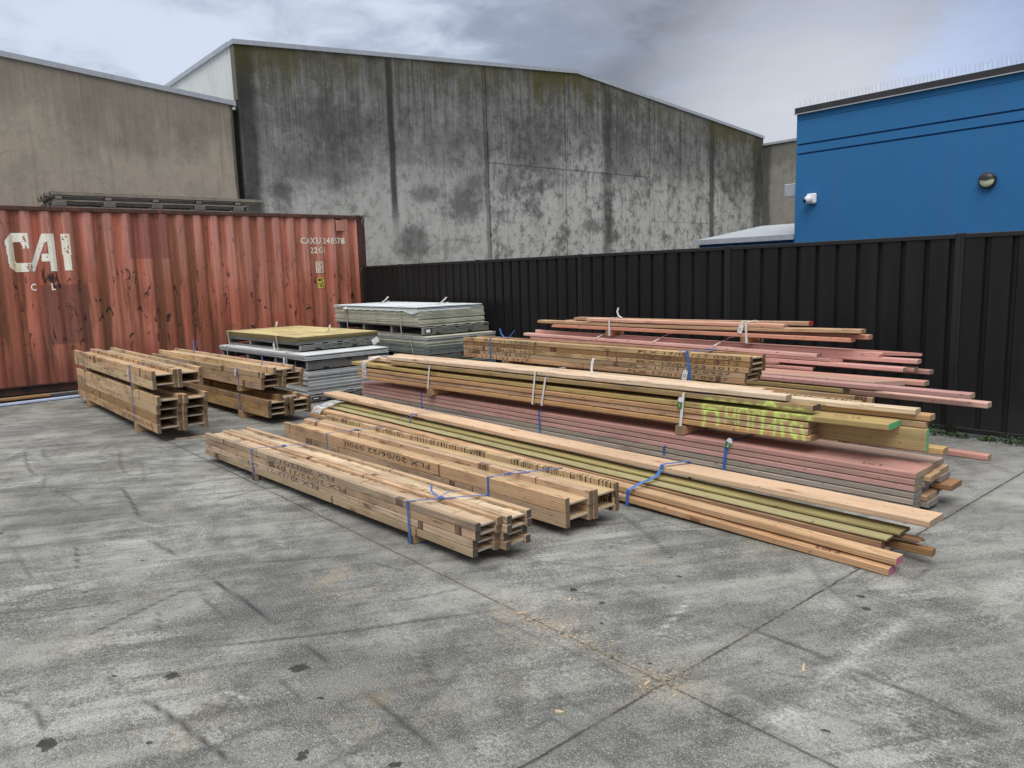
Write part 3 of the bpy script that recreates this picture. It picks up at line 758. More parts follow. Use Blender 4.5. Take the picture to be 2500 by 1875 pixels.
# ------------------------------------------------------------------ ground: one sheet to the horizon, marks as attributes
def build_ground():
    xs = np.concatenate([[-900, -250, -80, -35, -20], np.arange(-15, -8.8, .07), np.arange(-8.8, .6, .022), np.arange(.6, 3, .1), [4, 8, 20, 60, 250, 900]])
    ys = np.concatenate([[-900, -250, -60, -15, -4, -1], np.arange(-.6, .1, .07), np.arange(.1, 5.2, .02), np.arange(5.2, 7.6, .06), [8, 10, 16, 30, 80, 250, 900]])
    nx, ny = len(xs), len(ys)
    X, Y = np.meshgrid(xs, ys)
    P = np.stack([X.ravel(), Y.ravel()], 1)
    co = np.zeros((nx * ny, 3), np.float32); co[:, :2] = P
    idx = np.arange(nx * ny).reshape(ny, nx)
    F = np.stack([idx[:-1, :-1], idx[:-1, 1:], idx[1:, 1:], idx[1:, :-1]], -1).reshape(-1, 4)
    me = bpy.data.meshes.new('ground')
    me.vertices.add(len(co)); me.vertices.foreach_set('co', co.ravel())
    me.loops.add(F.size); me.loops.foreach_set('vertex_index', F.ravel().astype(np.int32))
    me.polygons.add(len(F)); me.polygons.foreach_set('loop_start', np.arange(0, F.size, 4, dtype=np.int32))
    me.update(calc_edges=True)
    def stroke(pts, w, acc, s):
        pts = np.array(pts)
        # smooth the polyline a little
        for _ in range(2):
            if len(pts) > 2:
                q = [pts[0]]
                for a, b in zip(pts[:-1], pts[1:]):
                    q += [a * .75 + b * .25, a * .25 + b * .75]
                q.append(pts[-1]); pts = np.array(q)
        lo, hi = pts.min(0) - 4 * w, pts.max(0) + 4 * w
        sel = np.where((P[:, 0] > lo[0]) & (P[:, 0] < hi[0]) & (P[:, 1] > lo[1]) & (P[:, 1] < hi[1]))[0]
        if not len(sel): return
        Q = P[sel]; best = np.full(len(sel), 9.)
        tot = np.linalg.norm(np.diff(pts, axis=0), axis=1); cum = np.concatenate([[0], np.cumsum(tot)])
        par = np.zeros(len(sel))
        for i in range(len(pts) - 1):
            a, b = pts[i], pts[i + 1]; d = b - a
            tt = np.clip(((Q - a) @ d) / (d @ d + 1e-9), 0, 1)
            ds = np.linalg.norm(Q - a - tt[:, None] * d, axis=1)
            m = ds < best; best[m] = ds[m]; par[m] = (cum[i] + tt[m] * tot[i]) / cum[-1]
        fade = np.clip(np.minimum(par, 1 - par) * 6, .15, 1)
        val = s * np.exp(-(best / (w * .62)) ** 2) * fade
        acc[sel] = np.maximum(acc[sel], val)
    n = len(P)
    ty = np.zeros(n); sc = np.zeros(n); rs = np.zeros(n); sp = np.zeros(n); sw = np.zeros(n)
    for w, s, p in MARKS: stroke(p, w * .58, ty, min(1, s * 1.45))
    for w, s, p in SCR: stroke(p, w, sc, s)
    r = np.random.default_rng(5)
    for _ in range(95):       # fainter drag marks from sliding timber and turning forklifts
        a = np.array([r.uniform(-9, -.8), r.uniform(.2, 4.6)]); th = r.choice([.05, -.1, 1.3, 1.6, .6, 2.4]) + r.normal(0, .25); L = r.uniform(.25, 1.3)
        bnd = r.normal(0, .12)
        p = [a, a + .5 * L * np.array([math.cos(th), math.sin(th)]) + bnd * .3, a + L * np.array([math.cos(th), math.sin(th)])]
        stroke(p, r.uniform(.010, .020), ty, r.uniform(.25, .6))
    for _ in range(34):       # long turning arcs, mostly in pairs
        c = np.array([r.uniform(-10, 0), r.uniform(-1.5, 6)]); R0 = r.uniform(.9, 3.2); a0 = r.uniform(0, 6.28); da = r.uniform(.25, .9)
        for dR in ((0.,) if r.random() < .5 else (0., r.uniform(.05, .16))):
            p = [c + (R0 + dR) * np.array([math.cos(a), math.sin(a)]) for a in np.linspace(a0, a0 + da, 9)]
            stroke(p, r.uniform(.018, .030), ty, r.uniform(.35, .7))
    for _ in range(25):
        a = np.array([r.uniform(-6, -.8), r.uniform(.3, 4.5)]); th = r.uniform(0, 3.1); L = r.uniform(.08, .4)
        stroke([a, a + L * np.array([math.cos(th), math.sin(th)])], .014, sc, r.uniform(.2, .6))
    spots = list(SPOTS)
    for _ in range(70):
        spots.append((r.uniform(-7, -.7), r.uniform(.2, 5.5), r.uniform(.007, .015), r.uniform(.006, .011)))
    for (x, y, a, b) in spots:
        th = r.uniform(0, 3.1); dx, dy = P[:, 0] - x, P[:, 1] - y
        sel = np.where((np.abs(dx) < 4 * a) & (np.abs(dy) < 4 * a))[0]
        u = dx[sel] * math.cos(th) + dy[sel] * math.sin(th); v = -dx[sel] * math.sin(th) + dy[sel] * math.cos(th)
        sp[sel] = np.maximum(sp[sel], 1.0 * np.exp(-((u / (.62 * a)) ** 2 + (v / (.62 * b)) ** 2) * .8))
    for (x, y, a) in RUST:
        d2 = (P[:, 0] - x) ** 2 + (P[:, 1] - y) ** 2
        rs = np.maximum(rs, .8 * np.exp(-d2 / a ** 2))
    dj = np.minimum(np.abs(P[:, 1] - 2.125), np.abs(P[:, 0] + 1.672))
    near = np.exp(-((P[:, 0] + 2.25) ** 2 + (P[:, 1] - 2.15) ** 2) / .30 ** 2) + .9 * np.exp(-((P[:, 0] + 1.68) ** 2 + (P[:, 1] - 2.12) ** 2) / .16 ** 2)
    lane = np.exp(-(np.abs(P[:, 1] - 2.125) / .012) ** 2) * ((P[:, 0] > -4.2) & (P[:, 0] < -1.5)) + np.exp(-(np.abs(P[:, 0] + 1.672) / .012) ** 2) * ((P[:, 1] > 2.1) & (P[:, 1] < 3.2)) * .6
    sw = np.clip(.32 * near * np.exp(-(dj / .05) ** 2) + lane * .22, 0, 1)
    ca = me.color_attributes.new('marks', 'FLOAT_COLOR', 'POINT')
    ca.data.foreach_set('color', np.stack([ty, sc, rs, np.ones(n)], 1).astype(np.float32).ravel())
    cb = me.color_attributes.new('spots', 'FLOAT_COLOR', 'POINT')
    cb.data.foreach_set('color', np.stack([sp, sw, sp * 0, np.ones(n)], 1).astype(np.float32).ravel())
    me.materials.append(GROUND)
    o = bpy.data.objects.new('ground', me); COL.objects.link(o)
    thing(o, 'stained grey concrete yard slab with saw-cut joints and tyre marks', 'ground', kind='structure')
build_ground()

# ------------------------------------------------------------------ concrete warehouses behind the yard
def wall_piece(name, mt, parent, y0, y1, zt0, zt1, x, thick=.2, zb=0.0, coping=None, u0=0.0, n=10, top=None, loc=(0, 0, 0)):
    """precast slab in the plane x, top edge from zt0 to zt1 (or through the points of top); UV = metres along, metres below coping"""
    pts = top or [(y0, zt0), (y1, zt1)]
    bm = bmesh.new(); uvl = bm.loops.layers.uv.new('wall')
    ys = sorted(set([p[0] for p in pts] + list(np.linspace(y0, y1, n))))
    zt = [float(np.interp(y, [p[0] for p in pts], [p[1] for p in pts])) for y in ys]
    rows = []
    for y, z in zip(ys, zt):
        rows.append([bm.verts.new((x, y, zb)), bm.verts.new((x, y, z)), bm.verts.new((x - thick, y, z)), bm.verts.new((x - thick, y, zb))])
    for i, (a, b) in enumerate(zip(rows, rows[1:])):
        for k in range(4):
            bm.faces.new((a[k], b[k], b[(k + 1) % 4], a[(k + 1) % 4]))
    bm.faces.new(rows[0]); bm.faces.new(list(reversed(rows[-1])))
    zmap = lambda y: float(np.interp(y, [p[0] for p in pts], [p[1] for p in pts]))
    for f in bm.faces:
        for l in f.loops:
            c = l.vert.co
            l[uvl].uv = (c.y + (x - c.x), zmap(c.y) - c.z)
    return bm_obj(name, bm, mt, parent, loc)

def coping(name, mt, parent, pts, x0, x1, h, drop=0.0):
    bm = bmesh.new(); rows = []
    for y, z in pts:
        rows.append([bm.verts.new(q) for q in ((x1, y, z - drop), (x1, y, z + h), (x0, y, z + h), (x0, y, z - drop))])
    for a, b in zip(rows, rows[1:]):
        for k in range(4): bm.faces.new((a[k], b[k], b[(k + 1) % 4], a[(k + 1) % 4]))
    bm.faces.new(rows[0]); bm.faces.new(list(reversed(rows[-1])))
    return bm_obj(name, bm, mt, parent)

XW = -16.0
ROOF = [(6.34, 6.41), (16.33, 7.235), (26.24, 6.30)]
def rz(y): return float(np.interp(y, [p[0] for p in ROOF], [p[1] for p in ROOF]))
tall = empty('concrete_warehouse', (XW, 16, 0))
thing(tall, 'tall mossy weathered concrete warehouse with a gable roofline behind the fence', 'warehouse')
def under(o, e):
    o.parent = e; o.matrix_parent_inverse = Matrix.Translation(-Vector(e.location))
cuts = [6.34, 12.945, 19.605, 26.24]
for a, b in zip(cuts, cuts[1:]):
    a2, b2 = a + (.014 if a > 7 else 0), b - (.014 if b < 26 else 0)
    pts = [(a2, rz(a2))] + [p for p in ROOF if a2 < p[0] < b2] + [(b2, rz(b2))]
    o = wall_piece('wall_panel', CONC_T, None, a2, b2, 0, 0, XW, top=pts); under(o, tall)
o = wall_piece('joint_seal', NOTCH, None, 6.5, 26.2, 0, 0, XW - .03, thick=.1, top=[(6.5, rz(6.5) - .05), (16.33, 7.18), (26.2, 6.25)]); under(o, tall)
o = coping('ridge_capping', CAPM, None, [(6.30, rz(6.34)), (16.33, 7.235), (26.27, 6.30)], XW - .26, XW + .035, .075, .02); under(o, tall)
# side wall clad in white sheet, running back from the corner
bm = bmesh.new()
xs = np.arange(XW - .21, -26, -.25)
prev = None
for i, xx in enumerate(xs):
    for dx, dy in ((0, 0), (-.03, .012), (-.06, 0)):
        a = bm.verts.new((xx + dx, 6.36 + dy, 5.12)); b = bm.verts.new((xx + dx, 6.36 + dy, 6.398))
        if prev: bm.faces.new((prev[0], a, b, prev[1]))
        prev = (a, b)
o = bm_obj('side_cladding', bm, WHITECLAD); under(o, tall)
o = box_obj('side_gutter', -26, XW - .263, 6.30, 6.52, 6.40, 6.50, CAPM); under(o, tall)
o = mesh_obj('roof', [(XW - .25, 6.4, 6.40), (XW - .25, 16.33, 7.22), (XW - .25, 26.2, 6.29), (-26, 26.2, 6.29), (-26, 16.33, 7.22), (-26, 6.4, 6.40)], [(0, 1, 4, 5), (1, 2, 3, 4)], ROOFM); under(o, tall)
o = box_obj('gap_shade_block', XW - .5, XW - .12, 6.205, 6.335, 0, 5.11, NOTCH); under(o, tall)  # black block added to stand in for the shade between the two walls
o = box_obj('corner_angle', XW - .20, XW - .005, 6.325, 6.338, 5.3, 6.40, CONC_B); under(o, tall)

low = empty('concrete_warehouse', (XW, 2, 0))
thing(low, 'lower tan concrete warehouse wall with a sloping coping behind the red container', 'warehouse')
TN = [(-6, 6.27), (2.236, 5.535), (6.20, 5.185)]
o = wall_piece('wall_panel', CONC_N, None, -6, 6.20, 0, 0, XW + .0, top=TN); under(o, low)
o = coping('wall_capping', CAPM, None, [(-6, 6.27), (6.27, 5.18)], XW - .26, XW + .035, .075, .02); under(o, low)
o = mesh_obj('roof', [(XW - .25, -6, 6.27), (XW - .25, 6.2, 5.185), (-26, 6.2, 5.185), (-26, -6, 6.27)], [(0, 1, 2, 3)], ROOFM); under(o, low)
o = box_obj('end_return', -26, XW - .21, 6.0, 6.2, 0, 5.15, CONC_B); under(o, low)

back = empty('concrete_wall', (-12, 26.3, 0))
thing(back, 'far plain concrete wall seen between the tall warehouse and the blue building', 'wall')
bm = bmesh.new(); uvl = bm.loops.layers.uv.new('wall')
bx(bm, -16.8, 6, 26.26, 26.46, 0, 6.02)
for f in bm.faces:
    for l in f.loops: l[uvl].uv = (l.vert.co.x + 16, 6.02 - l.vert.co.z)
o = bm_obj('wall_slab', bm, CONC_B); under(o, back)
o = box_obj('wall_capping', -16.8, 6, 26.20, 26.50, 6.02, 6.10, CAPM); under(o, back)

# ------------------------------------------------------------------ blue rendered building
blue = empty('blue_building', (-1, 9, 0))
thing(blue, 'bright blue rendered flat roofed building with two grooves and a dark parapet cap', 'building')
# wall face split by two recessed grooves
BX0, BX1 = -5.03, 5.0
lay = [(0, 2.899), (2.921, 3.012), (3.034, 3.312), (3.317, 3.385)]
bm = bmesh.new()
for z0, z1 in lay: bx(bm, BX0, BX1, 9.0, 9.25, z0, z1)
o = bm_obj('front_wall', bm, BLUE); under(o, blue)
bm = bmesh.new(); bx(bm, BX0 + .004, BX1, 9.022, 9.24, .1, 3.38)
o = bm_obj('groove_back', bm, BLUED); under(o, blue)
o = box_obj('side_wall', BX0 + .002, BX0 + .25, 9.252, 16, 0, 3.385, BLUE); under(o, blue)
o = box_obj('parapet_cap', BX0 - .012, BX1, 8.965, 9.30, 3.387, 3.462, CAPD); under(o, blue)
o = box_obj('side_cap', BX0 - .012, BX0 + .3, 9.302, 16, 3.387, 3.462, CAPD); under(o, blue)
o = box_obj('roof', BX0 + .26, BX1, 9.31, 16, 3.2, 3.3, ROOFM); under(o, blue)
o = box_obj('cap_flashing', BX0 - .016, BX1, 8.958, 8.964, 3.38, 3.392, CAPM); under(o, blue)
o = box_obj('rainwater_head', BX0 - .17, BX0 - .003, 9.03, 9.20, 2.41, 2.57, CAPM, bev=.008); under(o, blue)

sp = empty('bird_spikes', (-1, 9.1, 3.462))
thing(sp, 'row of thin bird spikes along the parapet of the blue building', 'bird spikes')
bm = bmesh.new(); bx(bm, BX0, BX1 - .1, 9.06, 9.10, 3.463, 3.468)
o = bm_obj('spike_base', bm, WHITEPL); under(o, sp)
bm = bmesh.new()
for i, xx in enumerate(np.arange(BX0 + .01, .2, .042)):
    for dy in (-.035, .03):
        tube(bm, [(xx, 9.08, 3.468), (xx + random.uniform(-.012, .012), 9.08 + dy, 3.575 + random.uniform(-.006, .006))], .0012, 3)
o = bm_obj('spikes', bm, SPIKE); o['kind'] = 'stuff'; under(o, sp)

annex = empty('blue_annex', (-5.8, 9.1, 0))
thing(annex, 'low dark blue annex with a pale sloping roof beside the blue building', 'annex')
o = box_obj('front_wall', -6.50, -5.035, 9.06, 10.6, 0, 1.90, BLUED); under(o, annex)
o = mesh_obj('roof', [(-6.56, 9.0, 1.935), (-5.034, 9.0, 1.935), (-5.034, 10.75, 2.175), (-6.56, 10.75, 2.175), (-6.56, 9.0, 1.91), (-5.034, 9.0, 1.91), (-5.034, 10.75, 2.15), (-6.56, 10.75, 2.15)],
             [(0, 1, 2, 3), (7, 6, 5, 4), (0, 4, 5, 1), (1, 5, 6, 2), (2, 6, 7, 3), (3, 7, 4, 0)], ROOFM); under(o, annex)
o = box_obj('fascia', -6.57, -5.034, 8.975, 8.997, 1.875, 1.942, CAPM); under(o, annex)

# wall lamp: round bulkhead with an eyelid
LS = .78
wl = empty('wall_lamp', (-2.88, 8.998, 2.36), (math.pi / 2, 0, 0))
thing(wl, 'round bulkhead wall lamp with a dark hood on the blue wall', 'wall lamp')
def disc_ring(r, h0, h1, seg=32, a0=0.0, a1=2 * math.pi, dome=0.0, rings=5):
    bm = bmesh.new(); rows = []
    full = abs(a1 - a0 - 2 * math.pi) < 1e-6
    ang = np.linspace(a0, a1, seg, endpoint=not full)
    prof = [(r, h0), (r, h1)] + [(r * math.cos(t), h1 + dome * math.sin(t)) for t in np.linspace(.2, math.pi / 2, rings)]
    for rr, hh in prof[:-1]:
        rows.append([bm.verts.new((rr * math.cos(a), rr * math.sin(a), hh)) for a in ang])
    top = bm.verts.new((0, 0, prof[-1][1]))
    n = len(ang); rngk = range(n) if full else range(n - 1)
    for a, b in zip(rows, rows[1:]):
        for k in rngk: bm.faces.new((a[k], a[(k + 1) % n], b[(k + 1) % n], b[k]))
    for k in rngk: bm.faces.new((rows[-1][k], rows[-1][(k + 1) % n], top))
    return bm
bm_obj('lamp_base', disc_ring(.104, 0, .05, dome=.008), BROWNPL, wl, smooth=False)
bm_obj('diffuser', disc_ring(.086, .05, .052, dome=.045), DIFF, wl, smooth=True)
wl.scale = (LS, LS, LS)
bm_obj('hood', disc_ring(.101, .048, .062, a0=.22, a1=math.pi - .22, dome=.052), BROWNPL, wl, smooth=True)

cc = empty('security_camera', (-4.80, 8.998, 2.355), (math.pi / 2, 0, 0))
thing(cc, 'small white turret security camera fixed to the blue wall', 'camera')
bm = bmesh.new(); bx(bm, -.062, .062, -.062, .062, 0, .045, .014); bm_obj('mount_plate', bm, WHITEPL, cc)
bm = bmesh.new(); bmesh.ops.create_uvsphere(bm, u_segments=24, v_segments=14, radius=.05); bm.transform(Matrix.Translation((-.018, -.012, .07)))
bm_obj('camera_ball', bm, WHITEPL, cc, smooth=True)
bm = bmesh.new(); bmesh.ops.create_uvsphere(bm, u_segments=20, v_segments=12, radius=.028); bm.transform(Matrix.Translation((-.040, -.022, .100)))
bm_obj('lens', bm, LENSB, cc, smooth=True)

# ------------------------------------------------------------------ black steel fence
fence = empty('steel_fence', (-5, 7.27, 0))
thing(fence, 'black ribbed steel sheet fence along the back of the yard', 'fence')
posts = [-12.84, -11.587, -9.334, -7.118, -4.843, -2.516, -.19, 2.14]
FY = 7.268
for i, px in enumerate(posts):
    bm = bmesh.new(); bx(bm, px - .035, px + .035, FY - .012, FY + .06, 0, 1.785, .004)
    bx(bm, px - .012, px + .012, FY - .016, FY - .0125, .0, 1.78)
    o = bm_obj('post', bm, STEEL_P); under(o, fence)
for a, b in zip(posts, posts[1:]):
    x0, x1 = a + .036, b - .036
    bm = bmesh.new(); prof = []
    npan = max(2, int(round((x1 - x0) / .198))); pw = (x1 - x0) / npan
    for k in range(npan):
        q = x0 + k * pw
        prof += [(q, FY + .004), (q + pw - .052, FY + .004), (q + pw - .040, FY + .034), (q + pw - .014, FY + .034)]
    prof.append((x1, FY + .004))
    prev = None
    for (xx, yy) in prof:
        v0, v1 = bm.verts.new((xx, yy, .075)), bm.verts.new((xx, yy, 1.745))
        if prev: bm.faces.new((prev[0], v0, v1, prev[1]))
        prev = (v0, v1)
    o = bm_obj('infill_panel', bm, STEEL_D); under(o, fence)
    bm = bmesh.new(); bx(bm, x0, x1, FY - .006, FY + .052, 1.738, 1.778, .004)
    o = bm_obj('top_rail', bm, STEEL_P); under(o, fence)
    bm = bmesh.new(); bx(bm, x0, x1, FY - .006, FY + .052, .035, .080, .004)
    o = bm_obj('bottom_rail', bm, STEEL_P); under(o, fence)

# weeds along the fence foot
def weed(x, y, r, h, label, n=70):
    bm = bmesh.new(); rr = np.random.default_rng(int(abs(x * 1000)))
    for _ in range(n):
        th = rr.uniform(0, 6.28); q = r * math.sqrt(rr.uniform(0, 1)); zz = h * rr.uniform(.05, 1) * (1 - .5 * q / r)
        c = Vector((q * math.cos(th), q * math.sin(th) * .6, zz))
        L = rr.uniform(.014, .034); d = Vector((rr.normal(), rr.normal(), rr.uniform(-.3, .8))).normalized() * L
        s = d.cross(Vector((rr.normal(), rr.normal(), 1))).normalized() * L * .38
        bm.faces.new([bm.verts.new(c - d * .5), bm.verts.new(c + s), bm.verts.new(c + d * .6), bm.verts.new(c - s)])
    o = bm_obj('foliage', bm, LEAF)
    bm = bmesh.new()
    for _ in range(7):
        th = rr.uniform(0, 6.28); q = r * rr.uniform(.2, .8)
        tube(bm, [(0, 0, 0), (q * math.cos(th) * .5, q * math.sin(th) * .3, h * .4), (q * math.cos(th), q * math.sin(th) * .6, h * rr.uniform(.6, .95))], .0018, 3)
    st = bm_obj('stem', bm, LEAF)
    e = empty('weed', (x, y, 0)); thing(e, label, 'weed', 'weeds along the fence foot'); o.parent = e; st.parent = e
weed(-2.62, 7.20, .14, .085, 'spreading green weed at the fence foot nearest the stacked timber ends')
weed(-2.42, 7.21, .09, .06, 'small weed tuft at the fence foot just right of the spreading weed')
weed(-2.20, 7.22, .07, .04, 'thin sparse weed at the fence foot by the black post')
weed(-2.06, 7.20, .15, .10, 'bushy green weed at the fence foot at the right of the yard')
weed(-1.92, 7.20, .13, .09, 'green weed at the fence foot cut by the right edge of the photo')
# ------------------------------------------------------------------ shipping container
ctr = empty('shipping_container', (-12.9, 1.3, .15))
thing(ctr, 'rusty red corrugated shipping container with large cream letters on its side', 'container')
CL, CH, CW = 6.06, 2.585, 2.44
bps, prof = [], []
YL = -.56
yy = YL
PIT = (5.89 - YL) / 24
while yy < 5.88:
    for fr, xx in ((0, 0.), (.26, 0.), (.5, -.036), (.76, -.036)):
        bps.append(yy + fr * PIT); prof.append(xx)
    yy += PIT
bps.append(5.89); prof.append(0.)
def cprof(y): return float(np.interp(y, bps, prof))
bm = bmesh.new(); prev = None
zl = [0.0, .05, .5, 1.0, 1.5, 2.0, 2.46, 2.51]
def dent(y, z): return -.010 * math.exp(-((y - 2.1) ** 2 + (z - 1.1) ** 2) / .5) - .007 * math.exp(-((y - 4.3) ** 2 + (z - .8) ** 2) / .35)
for y, x in zip(bps, prof):
    row = [bm.verts.new((x + (dent(y, z) if .05 < z < 2.4 else 0), y, z)) for z in zl]
    if prev:
        for k in range(len(zl) - 1): bm.faces.new((prev[k], row[k], row[k + 1], prev[k + 1]))
    prev = row
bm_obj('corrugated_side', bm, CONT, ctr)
bm = bmesh.new(); bx(bm, -.06, .012, YL, 5.895, 2.512, 2.575, .006); bm_obj('top_rail', bm, RUSTR, ctr)
bm = bmesh.new(); bx(bm, -.09, -.045, YL, 5.895, -.135, -.003, .004); bx(bm, -.045, .004, YL, 5.895, -.016, -.002); bm_obj('bottom_rail', bm, RUSTL, ctr)
for y0, y1 in ((YL - .165, YL - .001), (5.896, 6.06)):
    bm = bmesh.new(); bx(bm, -.15, .006, y0, y1, -.03, 2.465, .008); bm_obj('corner_post', bm, RUSTP, ctr)
    for z0, z1 in ((-.15, -.032), (2.467, CH)):
        bm = bmesh.new(); bx(bm, -.165, .012, y0 - .003, y1 + .003, z0, z1, .006)
        c = bm_obj('corner_casting', bm, RUSTP, ctr)
        bm = bmesh.new(); bx(bm, .0125, .0135, y0 + .055, y1 - .055, z0 + .03, z1 - .03, 0); bm_obj('lifting_hole', bm, NOTCH, c)
    bm = bmesh.new(); bx(bm, -CW, -CW + .15, y0, y1, -.15, CH, .008); bm_obj('corner_post', bm, RUSTP, ctr)
bm = bmesh.new(); bx(bm, -CW + .03, -.062, YL - .14, 6.03, 2.50, 2.55); bm_obj('roof', bm, RUSTR, ctr)
bm = bmesh.new(); bx(bm, -CW + .15, -.15, 6.0, 6.04, 0, 2.5); bm_obj('end_wall', bm, CONT, ctr)
bm = bmesh.new(); bx(bm, -CW + .15, -.15, YL - .14, YL - .1, 0, 2.5); bm_obj('door_end', bm, CONT, ctr)
bm = bmesh.new(); bx(bm, -CW + .02, -CW + .05, .15, 5.9, 0, 2.5); bm_obj('rear_side', bm, CONT, ctr)
bm = bmesh.new(); bx(bm, -CW + .05, -.05, .15, 5.9, -.06, .0 - .02); bm_obj('floor', bm, RUSTL, ctr)
bm = bmesh.new(); bx(bm, .004, .012, 5.456, 5.631, 2.287, 2.48, .003); bm_obj('data_plate', bm, CONT, ctr)

# large letters, laid on the corrugation cell by cell so the paint follows the ribs
def poly_in(pt, poly):
    x, y = pt; ins = False
    for i in range(len(poly)):
        (x1, y1), (x2, y2) = poly[i], poly[i - 1]
        if (y1 > y) != (y2 > y) and x < (x2 - x1) * (y - y1) / (y2 - y1) + x1: ins = not ins
    return ins
PX = lambda x, Y: (.281 + (x - 20 - (Y - 1260) * .085) * .00200, 2.186 - (Y - 1260) * .00263)
LET = {
 'letter_c': [[(60, 1258), (162, 1258), (170, 1342), (122, 1342), (118, 1304), (82, 1304), (72, 1314), (82, 1408), (94, 1418), (185, 1418), (188, 1467), (84, 1467), (46, 1440), (22, 1300)]],
 'letter_a': [[(250, 1260), (328, 1260), (346, 1466), (300, 1466), (297, 1412), (247, 1412), (247, 1368), (292, 1368), (283, 1304), (268, 1304), (200, 1466), (162, 1466)]],
 'letter_i': [[(372, 1260), (427, 1260), (441, 1463), (393, 1463)]],
}
chips = [(140, 1290, 16), (125, 1325, 12), (150, 1335, 10), (160, 1440, 15), (175, 1458, 14), (280, 1385, 8), (385, 1290, 10), (405, 1275, 9), (412, 1360, 13), (395, 1345, 7), (415, 1335, 8), (320, 1400, 4), (430, 1300, 4)]
mark = empty('x'); bpy.data.objects.remove(mark)
for nm, polys in LET.items():
    bm = bmesh.new(); cell = .0085
    P2 = [[PX(*q) for q in poly] for poly in polys]
    y0 = min(p[0] for p in P2[0]); y1 = max(p[0] for p in P2[0]); z0 = min(p[1] for p in P2[0]); z1 = max(p[1] for p in P2[0])
    vc = {}
    def gv(i, j):
        if (i, j) not in vc:
            y, z = y0 + i * cell, z0 + j * cell
            vc[(i, j)] = bm.verts.new((cprof(y) + .0035, y, z))
        return vc[(i, j)]
    rl = np.random.default_rng(3)
    for i in range(int((y1 - y0) / cell) + 1):
        for j in range(int((z1 - z0) / cell) + 1):
            c = (y0 + (i + .5) * cell, z0 + (j + .5) * cell)
            if not any(poly_in(c, p) for p in P2): continue
            bad = False
            for (cx, cY, cr) in chips:
                q = PX(cx, cY); d = math.hypot((c[0] - q[0]) / (.6 * cr), (c[1] - q[1]) / (1.1 * cr)) / .0024
                if d + .45 * math.sin(c[0] * 140 + c[1] * 60) + .3 * math.sin(c[1] * 190) < .75: bad = True
            if bad or rl.random() < .006: continue
            bm.faces.new((gv(i, j), gv(i + 1, j), gv(i + 1, j + 1), gv(i, j + 1)))
    bm_obj(nm, bm, LETTER, ctr)

def side_text(name, body, size, y, z, wx, mt, spacing=1.1):
    me = text_mesh(body, size, wx, spacing, .0035)
    bm = bmesh.new(); bm.from_mesh(me)
    bm.transform(Matrix(((0, 0, 1, 0), (1, 0, 0, y), (0, 1, 0, z), (0, 0, 0, 1))))
    ya = min(v.co.y for v in bm.verts); yb = max(v.co.y for v in bm.verts)
    for q in bps:
        if ya < q < yb:
            bmesh.ops.bisect_plane(bm, geom=bm.verts[:] + bm.edges[:] + bm.faces[:], plane_co=(0, q, 0), plane_no=(0, 1, 0))
    for v in bm.verts: v.co.x = cprof(v.co.y) + .0035
    me2 = bpy.data.meshes.new(name); bm.to_mesh(me2); bm.free()
    me2.materials.append(mt)
    o = bpy.data.objects.new(name, me2); COL.objects.link(o); o.parent = ctr
    return o
side_text('serial_number', 'CAXU 248578', .155, 4.755, 2.055, .84, LETTER2, 1.12)
side_text('type_code', '22G1', .150, 4.935, 1.885, .85, LETTER2, 1.12)
side_text('small_letter', 'C', .14, .525, 1.372, .8, LETTER)
side_text('small_letter', 'L', .14, .785, 1.372, .8, LETTER)
def side_rects(name, rects, mt, off=.004):
    bm = bmesh.new()
    for (ya, yb, za, zb) in rects:
        ks = sorted([ya, yb] + [q for q in bps if ya < q < yb]); pr = None
        for k in ks:
            a, b = bm.verts.new((cprof(k) + off, k, za)), bm.verts.new((cprof(k) + off, k, zb))
            if pr: bm.faces.new((pr[0], a, b, pr[1]))
            pr = (a, b)
    return bm_obj(name, bm, mt, ctr)
def frame_rects(y0, y1, z0, z1, t): return [(y0, y1, z0, z0 + t), (y0, y1, z1 - t, z1), (y0, y0 + t, z0 + t, z1 - t), (y1 - t, y1, z0 + t, z1 - t), (y0 + t, y1 - t, (z0 + z1) / 2 - t / 2, (z0 + z1) / 2 + t / 2)]
side_rects('code_frame', frame_rects(5.022, 5.151, 1.53, 1.731, .014), LETTER2)
side_text('code_letters', 'IC', .085, 5.046, 1.648, .9, LETTER2)
side_text('code_letters', '87', .085, 5.044, 1.553, .75, LETTER2)
side_rects('height_sign', [(5.036, 5.150, 1.255, 1.44)], YELLOW)
side_rects('height_sign_print', [(5.046, 5.086, 1.375, 1.425), (5.096, 5.104, 1.36, 1.43), (5.112, 5.142, 1.41, 1.425), (5.112, 5.120, 1.36, 1.41), (5.112, 5.142, 1.345, 1.36), (5.046, 5.09, 1.33, 1.345), (5.046, 5.054, 1.27, 1.32), (5.07, 5.09, 1.27, 1.32), (5.1, 5.14, 1.32, 1.333), (5.1, 5.108, 1.27, 1.32), (5.12, 5.14, 1.268, 1.30)], INKB, .0055)

